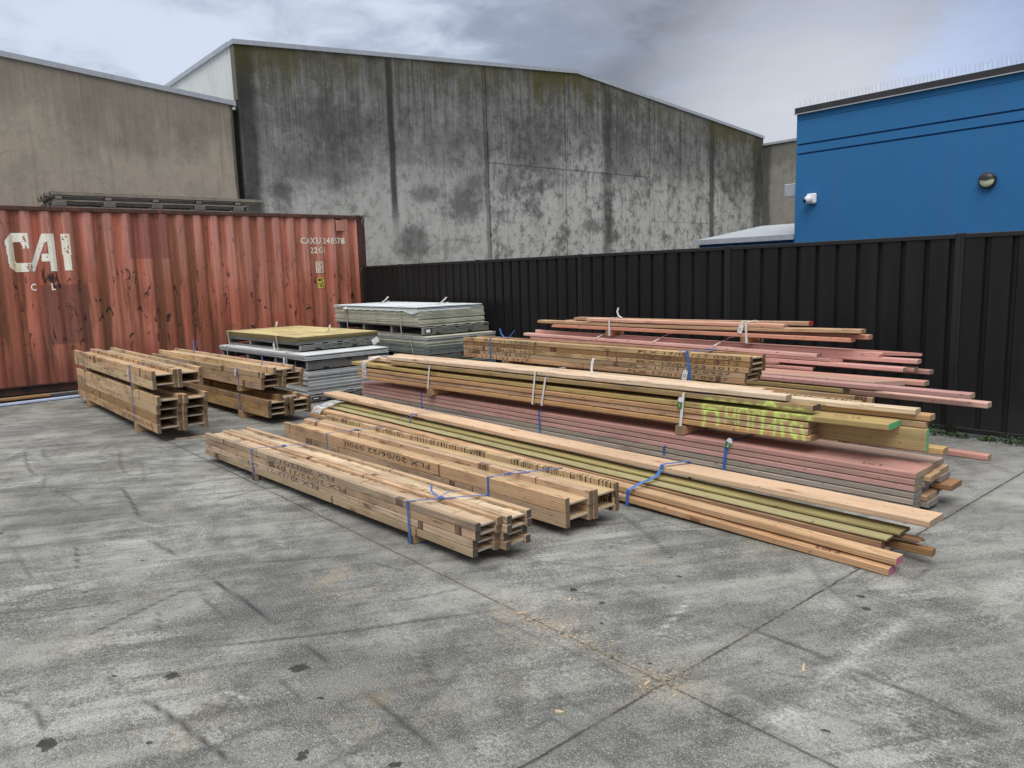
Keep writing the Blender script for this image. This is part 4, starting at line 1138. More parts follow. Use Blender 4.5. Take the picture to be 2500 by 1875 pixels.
# timber rack lying on the container roof
rack = empty('timber_rack', (-13.6, 3.9, 2.735))
thing(rack, 'stack of dark weathered timber slats and cross pieces lying on the container roof', 'timber rack')
def rp(name, x0, x1, y0, y1, z0, z1, mt, rot=0):
    o = box_obj(name, x0, x1, y0, y1, z0, z1, mt, bev=.004); under(o, rack); return o
for k in range(6):
    xx = -13.22 - k * .21
    rp('plank', xx - .085, xx, 2.25 + random.uniform(-.03, .03), 5.60 + random.uniform(-.10, .02), 2.93, 2.982, SLAT)
    rp('plank', xx - .10, xx - .02, 2.3, 5.25 + random.uniform(-.06, .02), 2.84, 2.872, SLAT)
    rp('plank', xx - .09, xx - .01, 2.3, 5.28 + random.uniform(-.06, .02), 2.738, 2.77, SLAT)
for z0, z1 in ((2.795, 2.830), (2.880, 2.918)):
    rp('plank', -13.34, -13.29, 2.28, 5.22, z0, z1, SLAT)
for yy in (2.30, 2.98, 3.68, 4.36, 5.02):
    for k in range(5):
        xx = -13.22 - k * .23
        rp('spacer', xx - .09, xx - .004, yy, yy + .17, 2.772, 2.838, SLAT if k % 2 else DECK)
        rp('spacer', xx - .07, xx - .01, yy + .02, yy + .12, 2.874, 2.928, SLAT)

# long profiles lying at the container's foot
box_obj_ = box_obj('metal_profile', 0, .075, -1.2, 1.75, 0, .030, ALU, bev=.004, loc=(-12.02, 1.05, .008), rot=(0, 0, math.radians(4)))
thing(box_obj_, 'pale blue white metal profile lying on the ground before the container', 'metal profile')
o = box_obj('metal_profile', 0, .16, -1.4, 2.0, 0, .05, DARKM, bev=.006, loc=(-12.33, 1.05, 0), rot=(0, 0, math.radians(4)))
thing(o, 'flat dark metal profile lying against the foot of the container', 'metal profile')
o = mesh_obj('offcut_board', *prism_mesh(1.25, .09, .035), FIR_D, None, (-12.10, .55, .05), (0, 0, math.radians(92)))
thing(o, 'short brown timber offcut on the dark profile at the container foot', 'board')
# ------------------------------------------------------------------ builders for the stacks
def stamp(parent, body, s, zc, size=.044, wx=3.2, flip=False, mt=INK, y=-.0012, sp=1.05, name='date_stamp'):
    """inkjet lettering on the face that looks toward the camera; flip = upside down"""
    me = text_mesh(body, size, wx, sp)
    xs = [v.co.x for v in me.vertices]; ys = [v.co.y for v in me.vertices]
    cx, cy = (min(xs) + max(xs)) / 2, (min(ys) + max(ys)) / 2
    for v in me.vertices:
        v.co.x -= cx; v.co.y -= cy
        if flip: v.co.x, v.co.y = -v.co.x, -v.co.y
    me.transform(Matrix.Translation((s, y, zc)) @ FRONT)
    me.materials.clear(); me.materials.append(mt)
    o = bpy.data.objects.new(name, me); COL.objects.link(o); o.parent = parent
    return o

def joist(F, s0, s1, b, z0, h, D, label, group, near=None, far=None, web=None, ft=.036, stamps=(), z1=None, dang=0.0):
    L = s1 - s0
    e = empty('timber_i_joist', F.w(s0, b, z0), (0, -math.atan2((z1 - z0) if z1 is not None else 0, L), F.a + math.radians(dang)))
    thing(e, label, 'joist', group)
    near, far, web = near or FLANGE, far or near or FLANGE, web or WEB
    j = lambda: random.uniform(-.002, .002)
    o = mesh_obj('flange', *prism_mesh(L, ft, h, c=.0025), near, e, (0, j(), 0))
    mesh_obj('flange', *prism_mesh(L, ft, h, c=.0025), far, e, (random.uniform(-.006, .006), D - ft + j(), random.uniform(-.0015, .0015)))
    mesh_obj('web', *prism_mesh(L - .01, D - 2 * ft + .012, .0105, c=.001), web, e, (.002, ft - .006, h / 2 - .005))
    for st in stamps: stamp(o, *st[0], **st[1])
    return e

def bearer(F, s, b0, L, z0, h, label, group, w=.075, mt=None, sk=0):
    vs, fs = prism_mesh(L, w, h, n=2)
    o = mesh_obj('timber_bearer', vs, fs, mt or BEARER, None, F.w(s + w / 2, b0, z0), (0, 0, F.a + math.pi / 2 + math.radians(sk)))
    return thing(o, label, 'bearer', group)

def strap(F, s, b0, b1, z0, z1, mt, label, group, w=.019, skew=0.0, skt=0.0, tails=(), knot=None, zback=None, e=.0045):
    """band round a bundle: up the front (leaning by skew), over the top (drifting by skt), down the back"""
    bm = bmesh.new()
    zb = z1 if zback is None else zback
    pts = [(skew, b0 - e, z0 - e), (0, b0 - e, z1 + e), (skt, b1 + e, zb + e), (skt + skew, b1 + e, z0 - e), (skew, b0 - e, z0 - e)]
    loc = [Vector((p[0], p[1] - b0, p[2] - z0)) for p in pts]
    for a, c in zip(loc, loc[1:]):
        d = (c - a).normalized(); n = 3
        ribbon(bm, [a + (c - a) * (k / n) for k in range(n + 1)], (w, 0, 0), .0013)
    if knot is not None:
        q = Vector((skt * knot, (b1 - b0) * knot, z1 - z0 + (zb - z1) * knot + e))
        bx(bm, q.x - .013, q.x + .013, q.y - .016, q.y + .016, q.z, q.z + .008, .002)
    for t in tails:
        ribbon(bm, [Vector((p[0], p[1] - b0, p[2] - z0)) for p in t], (w * .8, .004, .004), .0012)
    o = bm_obj('strap', bm, mt, None, F.w(s, b0, z0), (0, 0, F.a))
    return thing(o, label, 'strap', group)

def tag(F, s, b, z, body, label, mt=TAGM, tilt=0.0, size=(.042, .078), wire=True, green=False):
    e = empty('label_tag', F.w(s, b, z), (0, math.radians(tilt), F.a))
    thing(e, label, 'tag')
    bm = bmesh.new()
    w, h = size
    vs = [(-w / 2, -h), (w / 2, -h), (w / 2, -.014), (w / 4, 0), (-w / 4, 0), (-w / 2, -.014)]
    fr = [bm.verts.new((x, -.0012, zz)) for x, zz in vs]; bk = [bm.verts.new((x, .0006, zz)) for x, zz in vs]
    bm.faces.new(fr); bm.faces.new(list(reversed(bk)))
    for k in range(6): bm.faces.new((fr[k], bk[k], bk[(k + 1) % 6], fr[(k + 1) % 6]))
    bm_obj('card', bm, mt, e)
    if green:
        box_obj('green_band', -w / 2 + .001, w / 2 - .001, -.0022, -.0014, -h + .001, -h * .42, TAGG, e)
    if body:
        me = text_mesh(body, .038, .95)
        xs = [v.co.x for v in me.vertices]; ys = [v.co.y for v in me.vertices]
        for v in me.vertices:
            x, y = v.co.x - (min(xs) + max(xs)) / 2, v.co.y - (min(ys) + max(ys)) / 2
            v.co.x, v.co.y = (y, -x) if not green else (x, y)   # number runs down the tag
            if not green: v.co.x, v.co.y = -v.co.x, -v.co.y
        me.transform(Matrix.Translation((0, -.0035 if green else -.0022, -h * (.70 if green else .58))) @ FRONT)
        me.materials.clear(); me.materials.append(INKB if not green else LETTER)
        o = bpy.data.objects.new('tag_number', me); COL.objects.link(o); o.parent = e
    if wire:
        bm = bmesh.new(); tube(bm, [(0, -.002, -.008), (.003, -.004, .012), (0, 0, .026)], .0014, 4); bm_obj('tie', bm, STRAP_W, e)
    return e

# ------------------------------------------------------------------ A: nearest bundle of joists
GA = 'joists of the nearest bundle'
A = Frame(-5.71, 2.169, 2.9)
TA = {3: [(('FLX 20/12/21 0914', 1.62, .024), dict(flip=True))], 2: [(('FLX 20/12/21 0955', 1.78, .024), dict(flip=True))], 1: [(('FLX 22/12/21 1642', 1.42, .024), dict(flip=True))]}
rowname = ['lowest', 'second lowest', 'second', 'topmost']
R_A = [2.633, 2.632, 2.655, 2.660]
for i in range(4):
    joist(A, -1.005 + .01 * i, R_A[i], -.004 + .002 * (i % 2), .058 + .049 * i, .0462, .186,
          f'{rowname[i]} worn joist on the near side of the nearest joist bundle', GA, FLANGE_W, FLANGE, WEB_S, stamps=TA.get(i, ()))
for i in range(4):
    joist(A, -.985 + .012 * i, [2.69, 2.665, 2.70, 2.695][i], .188 + .003 * (i % 2), .058 + .049 * i, .0462, .184,
          f'{rowname[i]} joist on the far side of the nearest joist bundle', GA, FLANGE_W, FLANGE_W, WEB_S)
for s, n in ((-.03, 'left'), (2.075, 'right')):
    bearer(A, s, -.012, .40, 0, .0575, f'timber bearer under the {n} end of the nearest joist bundle', 'bearers under the nearest bundle', .058, FLANGE_W)
strap(A, -.028, -.012, .375, .055, .254, STRAP_B, 'blue strap round the left part of the nearest joist bundle', 'straps on the nearest bundle', .013, skew=.0, skt=.22, knot=.55)
strap(A, 2.062, -.012, .375, .004, .254, STRAP_B, 'blue strap round the right part of the nearest joist bundle', 'straps on the nearest bundle', .016, skew=.012, skt=.26, knot=.42,
      tails=[[(.10, .15, .268), (.14, .20, .30), (.22, .24, .305)], [(.09, .14, .268), (.02, .15, .285), (-.03, .19, .31)]])

# ------------------------------------------------------------------ B: second bundle, deeper flanges
GB = 'joists of the second bundle'
B = Frame(-3.052, 2.965, 2.07)
for i, nm in enumerate(('lower', 'upper')):
    st = [(('FLX 20/06/22 0900', 1.70, .052), dict(flip=True, size=.054, wx=2.7))] if i else []
    joist(B, -3.62, 0.0, 0, .06 + .0925 * i, .0895, .236, f'{nm} joist with deep pale flanges on the near side of the second bundle', GB, FLANGE, FLANGE, WEB, stamps=st)
    joist(B, -3.635, .008, .241, .06 + .0925 * i, .0895, .236, f'{nm} joist with black inked outer flange on the far side of the second bundle', GB, FLANGE, FLANGE_I, WEB)
# thick glued joint on the upper near flange, rounded end marks
for s, n in ((-2.8, 'left'), (-.72, 'right')):
    bearer(B, s, 0, .47, 0, .0595, f'timber bearer under the {n} end of the second joist bundle', 'bearers under the second bundle')
strap(B, -2.811, 0, .477, .055, .245, STRAP_BP, 'pale blue strap round the left part of the second joist bundle', 'straps on the second bundle', .014, skt=.16, knot=.5)
strap(B, -.692, 0, .477, .055, .245, STRAP_B, 'blue strap round the right part of the second joist bundle', 'straps on the second bundle', .017, skt=.20, knot=.26, tails=[[(.06, .13, .26), (.09, .18, .275), (.15, .20, .27)]])

# ------------------------------------------------------------------ C: left double bundle near the container
GC = 'joists of the left bundles'
C_ = Frame(-10.988, 2.034, -.2)
for i in range(4):
    st = {2: [(('FLX 24/11/22 0915', 1.9, .05), dict(size=.05, wx=2.6))], 0: [(('FLX 24/11/22 1407', 3.0, .05), dict(size=.05, wx=2.6))]}.get(i, [])
    joist(C_, -.53, [3.185, 3.175, 3.195, 3.24][i], .002 * i, .100 + .0935 * i, .0905, .236,
          f'{["lowest", "stained second lowest", "second", "topmost"][i]} joist on the near side of the lower left bundle', GC, FLANGE_D if i == 1 else FLANGE, FLANGE, WEB, stamps=st)
    joist(C_, -.50, [3.20, 3.20, 3.22, 3.27][i] + .03, .238 + .002 * i, .100 + .0935 * i, .0905, .236,
          f'{["lowest", "second lowest", "second", "topmost"][i]} joist on the far side of the lower left bundle', GC, FLANGE, FLANGE, WEB)
for i in range(2):
    st = [(('FLX 14/11/22 0837', 1.1, .05), dict(size=.05, wx=2.6))] if i else []
    joist(C_, -.53, 3.165, 0, .532 + .0935 * i, .0905, .236, f'{["lower", "top"][i]} pale joist on the near side of the upper left bundle', GC, FLANGE, FLANGE_I if i else FLANGE, WEB, stamps=st)
    joist(C_, -.50, 3.19, .239, .532 + .0935 * i, .0905, .236, f'{["lower", "top"][i]} pale joist on the far side of the upper left bundle', GC, FLANGE_I if i else FLANGE, FLANGE, WEB)
for s, n in ((-.0, 'left'), (2.36, 'right')):
    bearer(C_, s, -.005, .47, 0, .0995, f'pale bearer under the {n} end of the lower left bundle', 'bearers of the left bundles', .085, PINE)
    bearer(C_, s + .03, 0, .47, .4745, .057, f'bearer between the left bundles at their {n} end', 'bearers of the left bundles', .085, FIR)
strap(C_, .0, 0, .478, .097, .475, STRAP_BP, 'pale blue strap round the left part of the lower left bundle', 'straps on the left bundles', .016)
strap(C_, 2.34, 0, .478, .004, .475, STRAP_BP, 'pale blue strap round the right part of the lower left bundle', 'straps on the left bundles', .018)
strap(C_, .05, 0, .478, .476, .719, STRAP_BP, 'pale blue strap round the left part of the upper left bundle', 'straps on the left bundles', .016, skt=.10)
strap(C_, 2.352, 0, .478, .476, .719, STRAP_BP, 'pale blue strap round the right part of the upper left bundle', 'straps on the left bundles', .017, skt=.18)
tag(C_, 2.29, -.009, .655, '33', 'white numbered tag on the upper left joist bundle', tilt=6)

# ------------------------------------------------------------------ D: second left double bundle with nested top joists
GD = 'joists of the inner left bundles'
D = Frame(-8.636, 3.132, 2.2)
for i in range(3):
    nm = ['lowest', 'middle', 'top'][i]
    st = {1: [(('FLX 24/02/22 0220', 1.55, .033), dict(size=.046, wx=2.6))], 0: [(('0220', 3.35, .033), dict(size=.05, wx=2.0))]}.get(i, [])
    joist(D, -2.95, [.672, .670, .705][i], .002 * i, .378 + .0662 * i, .0635, .236, f'{nm} joist on the near side of the upper inner bundle', GD, FLANGE, FLANGE, WEB, stamps=st)
    joist(D, -2.94, [.71, .715, .735][i], .238 + .002 * i, .378 + .0662 * i, .0635, .236, f'{nm} joist on the far side of the upper inner bundle', GD, FLANGE, FLANGE, WEB)
    joist(D, -2.90, [.80, .792, .81][i], .002 * i, .083 + .0635 * i, .061, .236, f'{nm} dark joist on the near side of the lower inner bundle', GD, FLANGE_D, FLANGE_D, WEB)
    joist(D, -2.90, [.80, .80, .80][i] + .01, .262 + .002 * i, .083 + .0635 * i, .061, .236, f'{nm} dark joist on the far side of the lower inner bundle', GD, FLANGE_D, FLANGE_D, WEB)
joist(D, -3.0, .735, .125, .5505, .0655, .256, 'joist nested in the troughs on top of the upper inner bundle', GD, FLANGE, FLANGE, WEB)
joist(D, -2.9, .775, .155, .2480, .063, .238, 'joist nested in the troughs on top of the lower inner bundle', GD, FLANGE_D, FLANGE_I, WEB)
for s, n in ((-2.3, 'left'), (.06, 'right')):
    bearer(D, s, -.012, .52, 0, .0825, f'bearer under the {n} end of the lower inner bundle', 'bearers of the inner bundles', .09, FIR)
    bearer(D, s, .0, .50, .3115, .066, f'bearer between the inner bundles at their {n} end', 'bearers of the inner bundles', .085, PINE)
strap(D, .075, 0, .475, .376, .577, STRAP_BP, 'pale blue strap round the right part of the upper inner bundle', 'straps on the inner bundles', .015, skt=.22, zback=.61, knot=.5, tails=[[(.11, .24, .60), (.12, .25, .65), (.10, .25, .70)]])
strap(D, .06, 0, .50, .004, .274, STRAP_BP, 'pale blue strap round the right part of the lower inner bundle', 'straps on the inner bundles', .016)
strap(D, -2.37, 0, .475, .376, .577, STRAP_BP, 'thin pale blue strap round the left part of the upper inner bundle', 'straps on the inner bundles', .011, skt=.24, zback=.61, knot=.7, tails=[[(.17, .33, .61), (.12, .36, .70), (.05, .38, .76)], [(.17, .33, .61), (.23, .36, .70), (.26, .36, .78)]])
tag(D, .03, -.009, .565, '32', 'white numbered tag on the upper inner joist bundle', tilt=14)

# ------------------------------------------------------------------ E: long loose lengths in front of the pink pack
GE = 'long boards of the front strapped pile'
E_ = Frame(-1.528, 3.715, .9)
k = dict(group=GE)
board('timber_board', E_, -6.25, 0.0, 0, .046, .075, .0455, FIR_P, 'salmon brown board on the near bottom edge of the front pile, end on the ground', z1=0.0, bow=.012, **k)
board('timber_board', E_, -6.25, .02, .036, .0925, .088, .045, FIR_P, 'pale grained board second from the bottom on the near side of the front pile', z1=.047, bow=.012, **k)
board('timber_board', E_, -6.1, -.085, .132, .052, .09, .034, FIR_P, 'thin board with a pink marked end under the dark brown board of the front pile', z1=.038, **k)
board('timber_board', E_, -6.15, -.10, .142, .0865, .05, .046, FIR_D, 'dark brown board in the shade under the green boards of the front pile', z1=.0735, **k)
board('timber_board', E_, -6.2, -.075, .150, .1385, .10, .018, GREENB, 'lower thin olive green board of the front pile', z1=.1205, **k)
board('timber_board', E_, -6.25, -.04, .225, .157, .13, .0235, GREENB, 'upper olive green board of the front pile just under the wide pink board', z1=.139, **k)
board('timber_board', E_, -6.42, .085, .262, .226, .187, .0405, PINKTOP, 'wide pink cream board on top of the front strapped pile', z1=.204, bow=-.018, **k)
board('timber_board', E_, -3.2, .10, .275, .062, .05, .043, FIR_D, 'brown board jutting out lowest on the far side of the front pile', z1=.05, **k)
board('timber_board', E_, -3.6, .03, .272, .108, .05, .030, FIR_D, 'short brown split end board under the green boards of the front pile', z1=.106, ragged1=.02, **k)
board('timber_board', E_, -6.05, -2.0, .30, .108, .10, .045, PINE_C, 'pale board in the middle of the front pile behind the salmon boards', z1=.10, **k)
board('timber_board', E_, -6.3, -4.6, .345, .16, .05, .020, PINK_B, 'short pink strip beside the left end of the green boards', z1=.158, **k)
box = bearer(E_, -2.25, .0, .38, 0, .036, 'timber bearer under the middle of the front strapped pile', 'bearers of the front pile', .10)
bearer(E_, -5.2, -.01, .42, 0, .042, 'timber bearer under the left end of the front strapped pile', 'bearers of the front pile', .10)
bm = bmesh.new()
ribbon(bm, [(0, -.006, .008), (.002, -.006, .06), (.012, -.004, .112), (.05, .07, .150), (.062, .12, .1585), (.075, .214, .176), (.082, .252, .214), (.088, .256, .246), (.10, .27, .253), (.165, .445, .250), (.17, .458, .24), (.17, .46, .03)], (.027, .0, .0), .0013)
ribbon(bm, [(0, -.006, .008), (.17, .46, .008)], (.027, 0, 0), .0013)
tube(bm, [(-.002, -.008, .095), (-.03, -.02, .075), (-.055, -.03, .05)], .002, 4)
o = bm_obj('strap', bm, STRAP_B, None, E_.w(-1.68, 0, 0), (0, 0, E_.a)); thing(o, 'bright blue strap wrapped over the middle of the front pile', 'strap', 'straps on the front pile')
strap(E_, -4.55, .225, .46, .10, .232, STRAP_BP, 'pale blue knotted strap near the left end of the front pile', 'straps on the front pile', .02, skew=-.07, skt=.1, knot=.05,
      tails=[[(-.02, .23, .24), (.06, .30, .262), (.17, .36, .30)], [(-.02, .23, .24), (.08, .34, .255), (.2, .42, .262)], [(-.02, .22, .23), (-.10, .20, .20), (-.2, .19, .185)]])
letter_obj('marker_lettering', 'Lot 2', .05, PEN, bpy.data.objects['timber_board'], Matrix.Translation((5.86, .012, .0462)), 1.25)
# cling film round the left end
bm = bmesh.new()
for (s, wv) in ((-6.12, .34),):
    pts = [(0, .0, .10), (.02, .02, .155), (.05, .22, .205), (.10, .36, .20)]
    ribbon(bm, pts, (.20, 0, .0), .001)
o = bm_obj('plastic_wrap', bm, FILM, None, E_.w(-6.12, 0, 0), (0, 0, E_.a)); thing(o, 'torn clear plastic wrap on the left end of the front pile', 'plastic wrap')

# ------------------------------------------------------------------ F: long pink pack
GF = 'boards of the long pink pack'
F_ = Frame(-1.808, 4.726, 1.98)
lay_h = .0425
mats = [WEATH, WEATH, WEATH, PINK, PINK_G, PINK]
ordn = ['lowest', 'second lowest', 'third lowest', 'third', 'second', 'top']
colr = ['grey', 'grey', 'grey', 'pink', 'worn pink', 'pink']
for i in range(6):
    z = .027 + i * lay_h
    if i == 5:
        board('timber_board', F_, -6.39, 0.0, 0, z, .292, .042, PINK, 'wide pink board on the near top edge of the long pink pack', group=GF)
        board('timber_board', F_, -6.37, -.012, .297, z, .222, .042, PINK_G, 'worn pink board on the far top edge of the long pink pack', group=GF)
        continue
    board('timber_board', F_, -6.38, -.003 - .002 * (5 - i), .001 * (i % 2), z, .131, .042, mats[i], f'{ordn[i]} {colr[i]} board on the near face of the long pink pack', group=GF)
    c2 = [.03, .02, -.03, .0, .035][i]; c3 = [-.03, .0, .10, .03, .02][i]
    board('timber_board', F_, -6.36, c2, .140, z, .18, .041, [WEATH, PINE, WEATH, WEATH, PINE_G][i] if i != 4 else PINE, f'{ordn[i]} board in the middle column of the long pink pack', group=GF)
    board('timber_board', F_, -6.36, c3 - .0, .330, z, .185, .041, [WEATH, FIR_D, FIR_D, WEATH, PINE][i], f'{ordn[i]} board in the far column of the long pink pack', group=GF)
for s, n in ((-5.0, 'left'), (-1.2, 'right')):
    bearer(F_, s, .01, .5, 0, .0265, f'thin bearer under the {n} part of the long pink pack', 'bearers under the long pink pack')
ZF = .2815
strap(F_, -5.13, 0, .515, .1, .282, STRAP_B, 'blue strap on the left part of the long pink pack', 'straps on the long pink pack', .014)
strap(F_, -3.27, 0, .515, .02, .282, STRAP_B, 'blue strap on the middle of the long pink pack', 'straps on the long pink pack', .018, skew=.008)
strap(F_, -1.30, 0, .515, .02, .282, STRAP_B, 'blue strap with a tag on the right part of the long pink pack', 'straps on the long pink pack', .024, skew=-.03)
bm = bmesh.new(); ribbon(bm, [(0, -.006, .10), (.004, -.012, .135), (.02, -.03, .165), (.05, -.05, .185)], (.022, 0, 0)); o = bm_obj('strap', bm, STRAP_B, None, F_.w(-1.86, 0, .0), (0, 0, F_.a))
thing(o, 'loose blue strap end on the near face of the long pink pack', 'strap')
tag(F_, -1.265, -.012, .315, '2', 'white and green numbered tag on the long pink pack', tilt=20, green=True, wire=False)
letter_obj('marker_lettering', 'Lot 5', .045, PEN, bpy.data.objects['timber_board.011'] if False else [q for q in bpy.data.objects if q.get('label', '').startswith('wide pink board on the near top')][0], Matrix.Translation((6.05, .035, .0425)), 1.3)

# ------------------------------------------------------------------ G: pine and treated pack on top of the pink one
GG = 'boards of the sprayed upper pack'
G_ = Frame(-3.486, 4.674, 2.95)
k = dict(group=GG)
sprayed = []
def sprayboard(*a, **kw):
    o = board(*a, **kw); sprayed.append(o); return o
sprayboard('timber_board', G_, -4.63, 1.0, 0, .352, .150, .0435, PINE_G, 'lowest pine board on the near face of the sprayed pack', z1=.366, dense=190, **k)
sprayboard('timber_board', G_, -4.66, .978, .002, .3965, .138, .0435, PINE_G, 'second lowest pine board on the near face of the sprayed pack', z1=.4125, dense=190, **k)
sprayboard('timber_board', G_, -4.655, .98, 0, .441, .138, .0435, PINE_G, 'third lowest pine board on the near face of the sprayed pack', z1=.458, dense=190, **k)
sprayboard('timber_board', G_, -4.78, 1.497, -.004, .508, .205, .0445, TREAT_GE, 'long treated board with a green painted end in the sprayed pack', z1=.513, bow=-.016, dense=190, **k)
sprayboard('timber_board', G_, -3.945, 1.008, .0, .5655, .12, .0445, TREAT_W, 'grey weathered treated board under the pale top board of the sprayed pack', z1=.576, dense=190, **k)
board('timber_board', G_, -4.06, .812, .012, .6155, .085, .0435, PINE_C, 'pale rounded board on the near top edge of the sprayed pack', z1=.627, rnd0=.03, **k)
board('timber_board', G_, -4.10, .64, .100, .6125, .10, .043, PINE_C, 'pale board in the middle of the top layer of the sprayed pack', z1=.622, **k)
board('timber_board', G_, -4.18, .52, .204, .6125, .10, .043, PINE_C, 'pale board on the far side of the top layer of the sprayed pack', z1=.62, **k)
board('timber_board', G_, -4.60, -.6, .125, .566, .12, .0435, PINE_C, 'pale board jutting out on the upper left of the sprayed pack', z1=.57, **k)
board('timber_board', G_, -2.5, 1.585, .19, .580, .09, .0405, PINE_C, 'long pale pine board jutting right at the top of the sprayed pack', z1=.590, **k)
board('timber_board', G_, -2.0, 1.66, .215, .533, .10, .042, PINE_G, 'greyish board jutting right just under the long pale pine board', z1=.555, **k)
board('timber_board', G_, -2.0, 1.64, .215, .5, .045, .0445, FIR, 'narrow board jutting right between the grey board and the deep board', z1=.5085, **k)
board('timber_board', G_, -3.0, 1.655, .195, .3565, .045, .148, TREAT_GE, 'deep treated board standing on edge with a green painted end', z1=.3625, n=10, **k)
board('timber_board', G_, -4.5, 1.738, .245, .352, .095, .046, PINE_G, 'lowest board jutting right from behind the deep treated board', z1=.344, **k)
for zz, z2, n in ((.398, .405, 'lower'), (.444, .452, 'upper')):
    board('timber_board', G_, -4.5, .9, .245, zz, .13, .044, PINE, f'{n} pine board hidden on the far side of the sprayed pack', z1=z2, **k)
for s, n in ((-3.22, 'left'), (-.03, 'right')):
    bearer(G_, s, -.012, .40, ZF + .001, .0675, f'short bearer under the {n} part of the sprayed pack', 'bearers under the sprayed pack', .085, FIR)
for s, sk, z1, w, n in ((-3.20, -.05, .60, .022, 'white strap on the left part of the sprayed pack'), (-1.60, -.05, .655, .020, 'left one of the two close white straps on the sprayed pack'), (-1.47, -.06, .61, .020, 'right one of the two close white straps on the sprayed pack')):
    strap(G_, s, -.004, .36, .352, z1, STRAP_W, n, 'straps on the sprayed pack', w, skew=sk, skt=.03)
strap(G_, .0, -.006, .36, .285, .607, STRAP_W, 'white strap with a green tag on the right part of the sprayed pack', 'straps on the sprayed pack', .024, skew=-.035, skt=.08)
bm = bmesh.new(); ribbon(bm, [(.02, .13, .662), (.0, .14, .70), (.002, .15, .76), (.008, .16, .80)], (.026, 0, 0)); o = bm_obj('strap', bm, STRAP_W, None, G_.w(-1.05, 0, 0), (0, 0, G_.a))
thing(o, 'loose white strap end standing up from the sprayed pack', 'strap')
tag(G_, -.022, -.012, .575, '1', 'white and green tag on the right white strap of the sprayed pack', tilt=8, green=True, size=(.044, .088), wire=False)
bm = bmesh.new()
ribbon(bm, [(0, -.006, .36), (.0, -.007, .49)], (.10, 0, 0), .001); ribbon(bm, [(.0, -.012, .49), (.02, -.01, .565), (.12, .12, .625), (.20, .24, .63)], (.10, 0, 0), .001)
o = bm_obj('plastic_wrap', bm, FILM, None, G_.w(-4.50, 0, 0), (0, 0, G_.a)); thing(o, 'clear plastic wrap round the left end of the sprayed pack', 'plastic wrap')
top19 = [q for q in sprayed if 'green painted end' in q['label']][0]
letter_obj('marker_lettering', 'Lot 19', .05, PEN, top19, Matrix.Translation((5.90, .07, .0452)), 1.3)
# sprayed lime-green mark across the near faces: strokes in pack coordinates (s, z)
def arc(cx, cz, rx, rz_, a0, a1, n=14): return [(cx + rx * math.cos(math.radians(a)), cz + rz_ * math.sin(math.radians(a))) for a in np.linspace(a0, a1, n)]
SPRAY = [
 (arc(.235, .475, .055, .035, 0, 180), .013, 1.), ([(.18, .475), (.165, .36)], .010, .9), ([(.29, .475), (.285, .40)], .011, .8), (arc(.25, .535, .075, .022, 30, 175), .012, .75), ([(.165, .535), (.165, .50)], .012, .8),
 (arc(.395, .515, .035, .055, 0, 360, 24), .009, .55), ([(.36, .50), (.35, .42)], .008, .5), ([(.43, .50), (.43, .41)], .008, .5),
 (arc(.50, .50, .04, .045, 0, 180), .009, .6), ([(.46, .50), (.455, .40)], .008, .6), ([(.54, .50), (.535, .39)], .008, .6),
 (arc(.605, .48, .03, .05, 0, 180), .009, .55), ([(.575, .48), (.57, .41)], .008, .5),
 (arc(.70, .545, .05, .060, -20, 200, 20), .012, .95), ([(.655, .52), (.64, .37)], .010, .9), ([(.745, .52), (.735, .38)], .010, .75), ([(.69, .43), (.74, .47)], .010, .6),
 (arc(.80, .525, .035, .03, 0, 360, 20), .010, .8), ([(.79, .47), (.80, .39)], .012, .9),
 (arc(.885, .44, .03, .045, 60, 300), .011, .8), ([(.87, .41), (.90, .37)], .012, .95), ([(.93, .47), (.945, .42), (.955, .37)], .011, .85), ([(.90, .55), (.925, .545)], .012, .75), ([(.985, .525), (.99, .53)], .014, .9),
]
SPRAY += [(arc(cx, .548, rx_, .038, -10, 205), .010, .30) for cx, rx_ in ((.22, .05), (.33, .035), (.42, .03), (.53, .04), (.62, .03), (.72, .05), (.83, .04), (.92, .035))]
def paint(o):
    me = o.data; mw = Matrix.LocRotScale(o.location, o.rotation_euler, None)
    at = me.attributes.new('spray', 'FLOAT', 'POINT')
    for i, v in enumerate(me.vertices):
        p = mw @ v.co; dx, dy = p.x - G_.x, p.y - G_.y
        s, b = dx * G_.c + dy * G_.s, -dx * G_.s + dy * G_.c
        val = 0.0
        if s > .08 and b < .06 and v.co.y < .03:
            for pts, w, st in SPRAY:
                dmin = 9.
                for (a0, c0), (a1, c1) in zip(pts, pts[1:]):
                    ex, ez = a1 - a0, c1 - c0; t = max(0, min(1, ((s - a0) * ex + (p.z - c0) * ez) / (ex * ex + ez * ez + 1e-9)))
                    dmin = min(dmin, math.hypot(s - a0 - t * ex, p.z - c0 - t * ez))
                st = .30 + .65 * st
                val = max(val, .95 * st * math.exp(-(dmin / (w * .95)) ** 2) + .30 * st * math.exp(-(dmin / (w * 2.2)) ** 2))
        at.data[i].value = val
def refine_front(o):
    """finer rows on the near face so the spray reads"""
    bm = bmesh.new(); bm.from_mesh(o.data)
    for zc in np.linspace(.006, .040, 8):
        bmesh.ops.bisect_plane(bm, geom=bm.verts[:] + bm.edges[:] + bm.faces[:], plane_co=(0, 0, zc), plane_no=(0, 0, 1))
    bm.to_mesh(o.data); bm.free()
for o in sprayed: refine_front(o); paint(o)
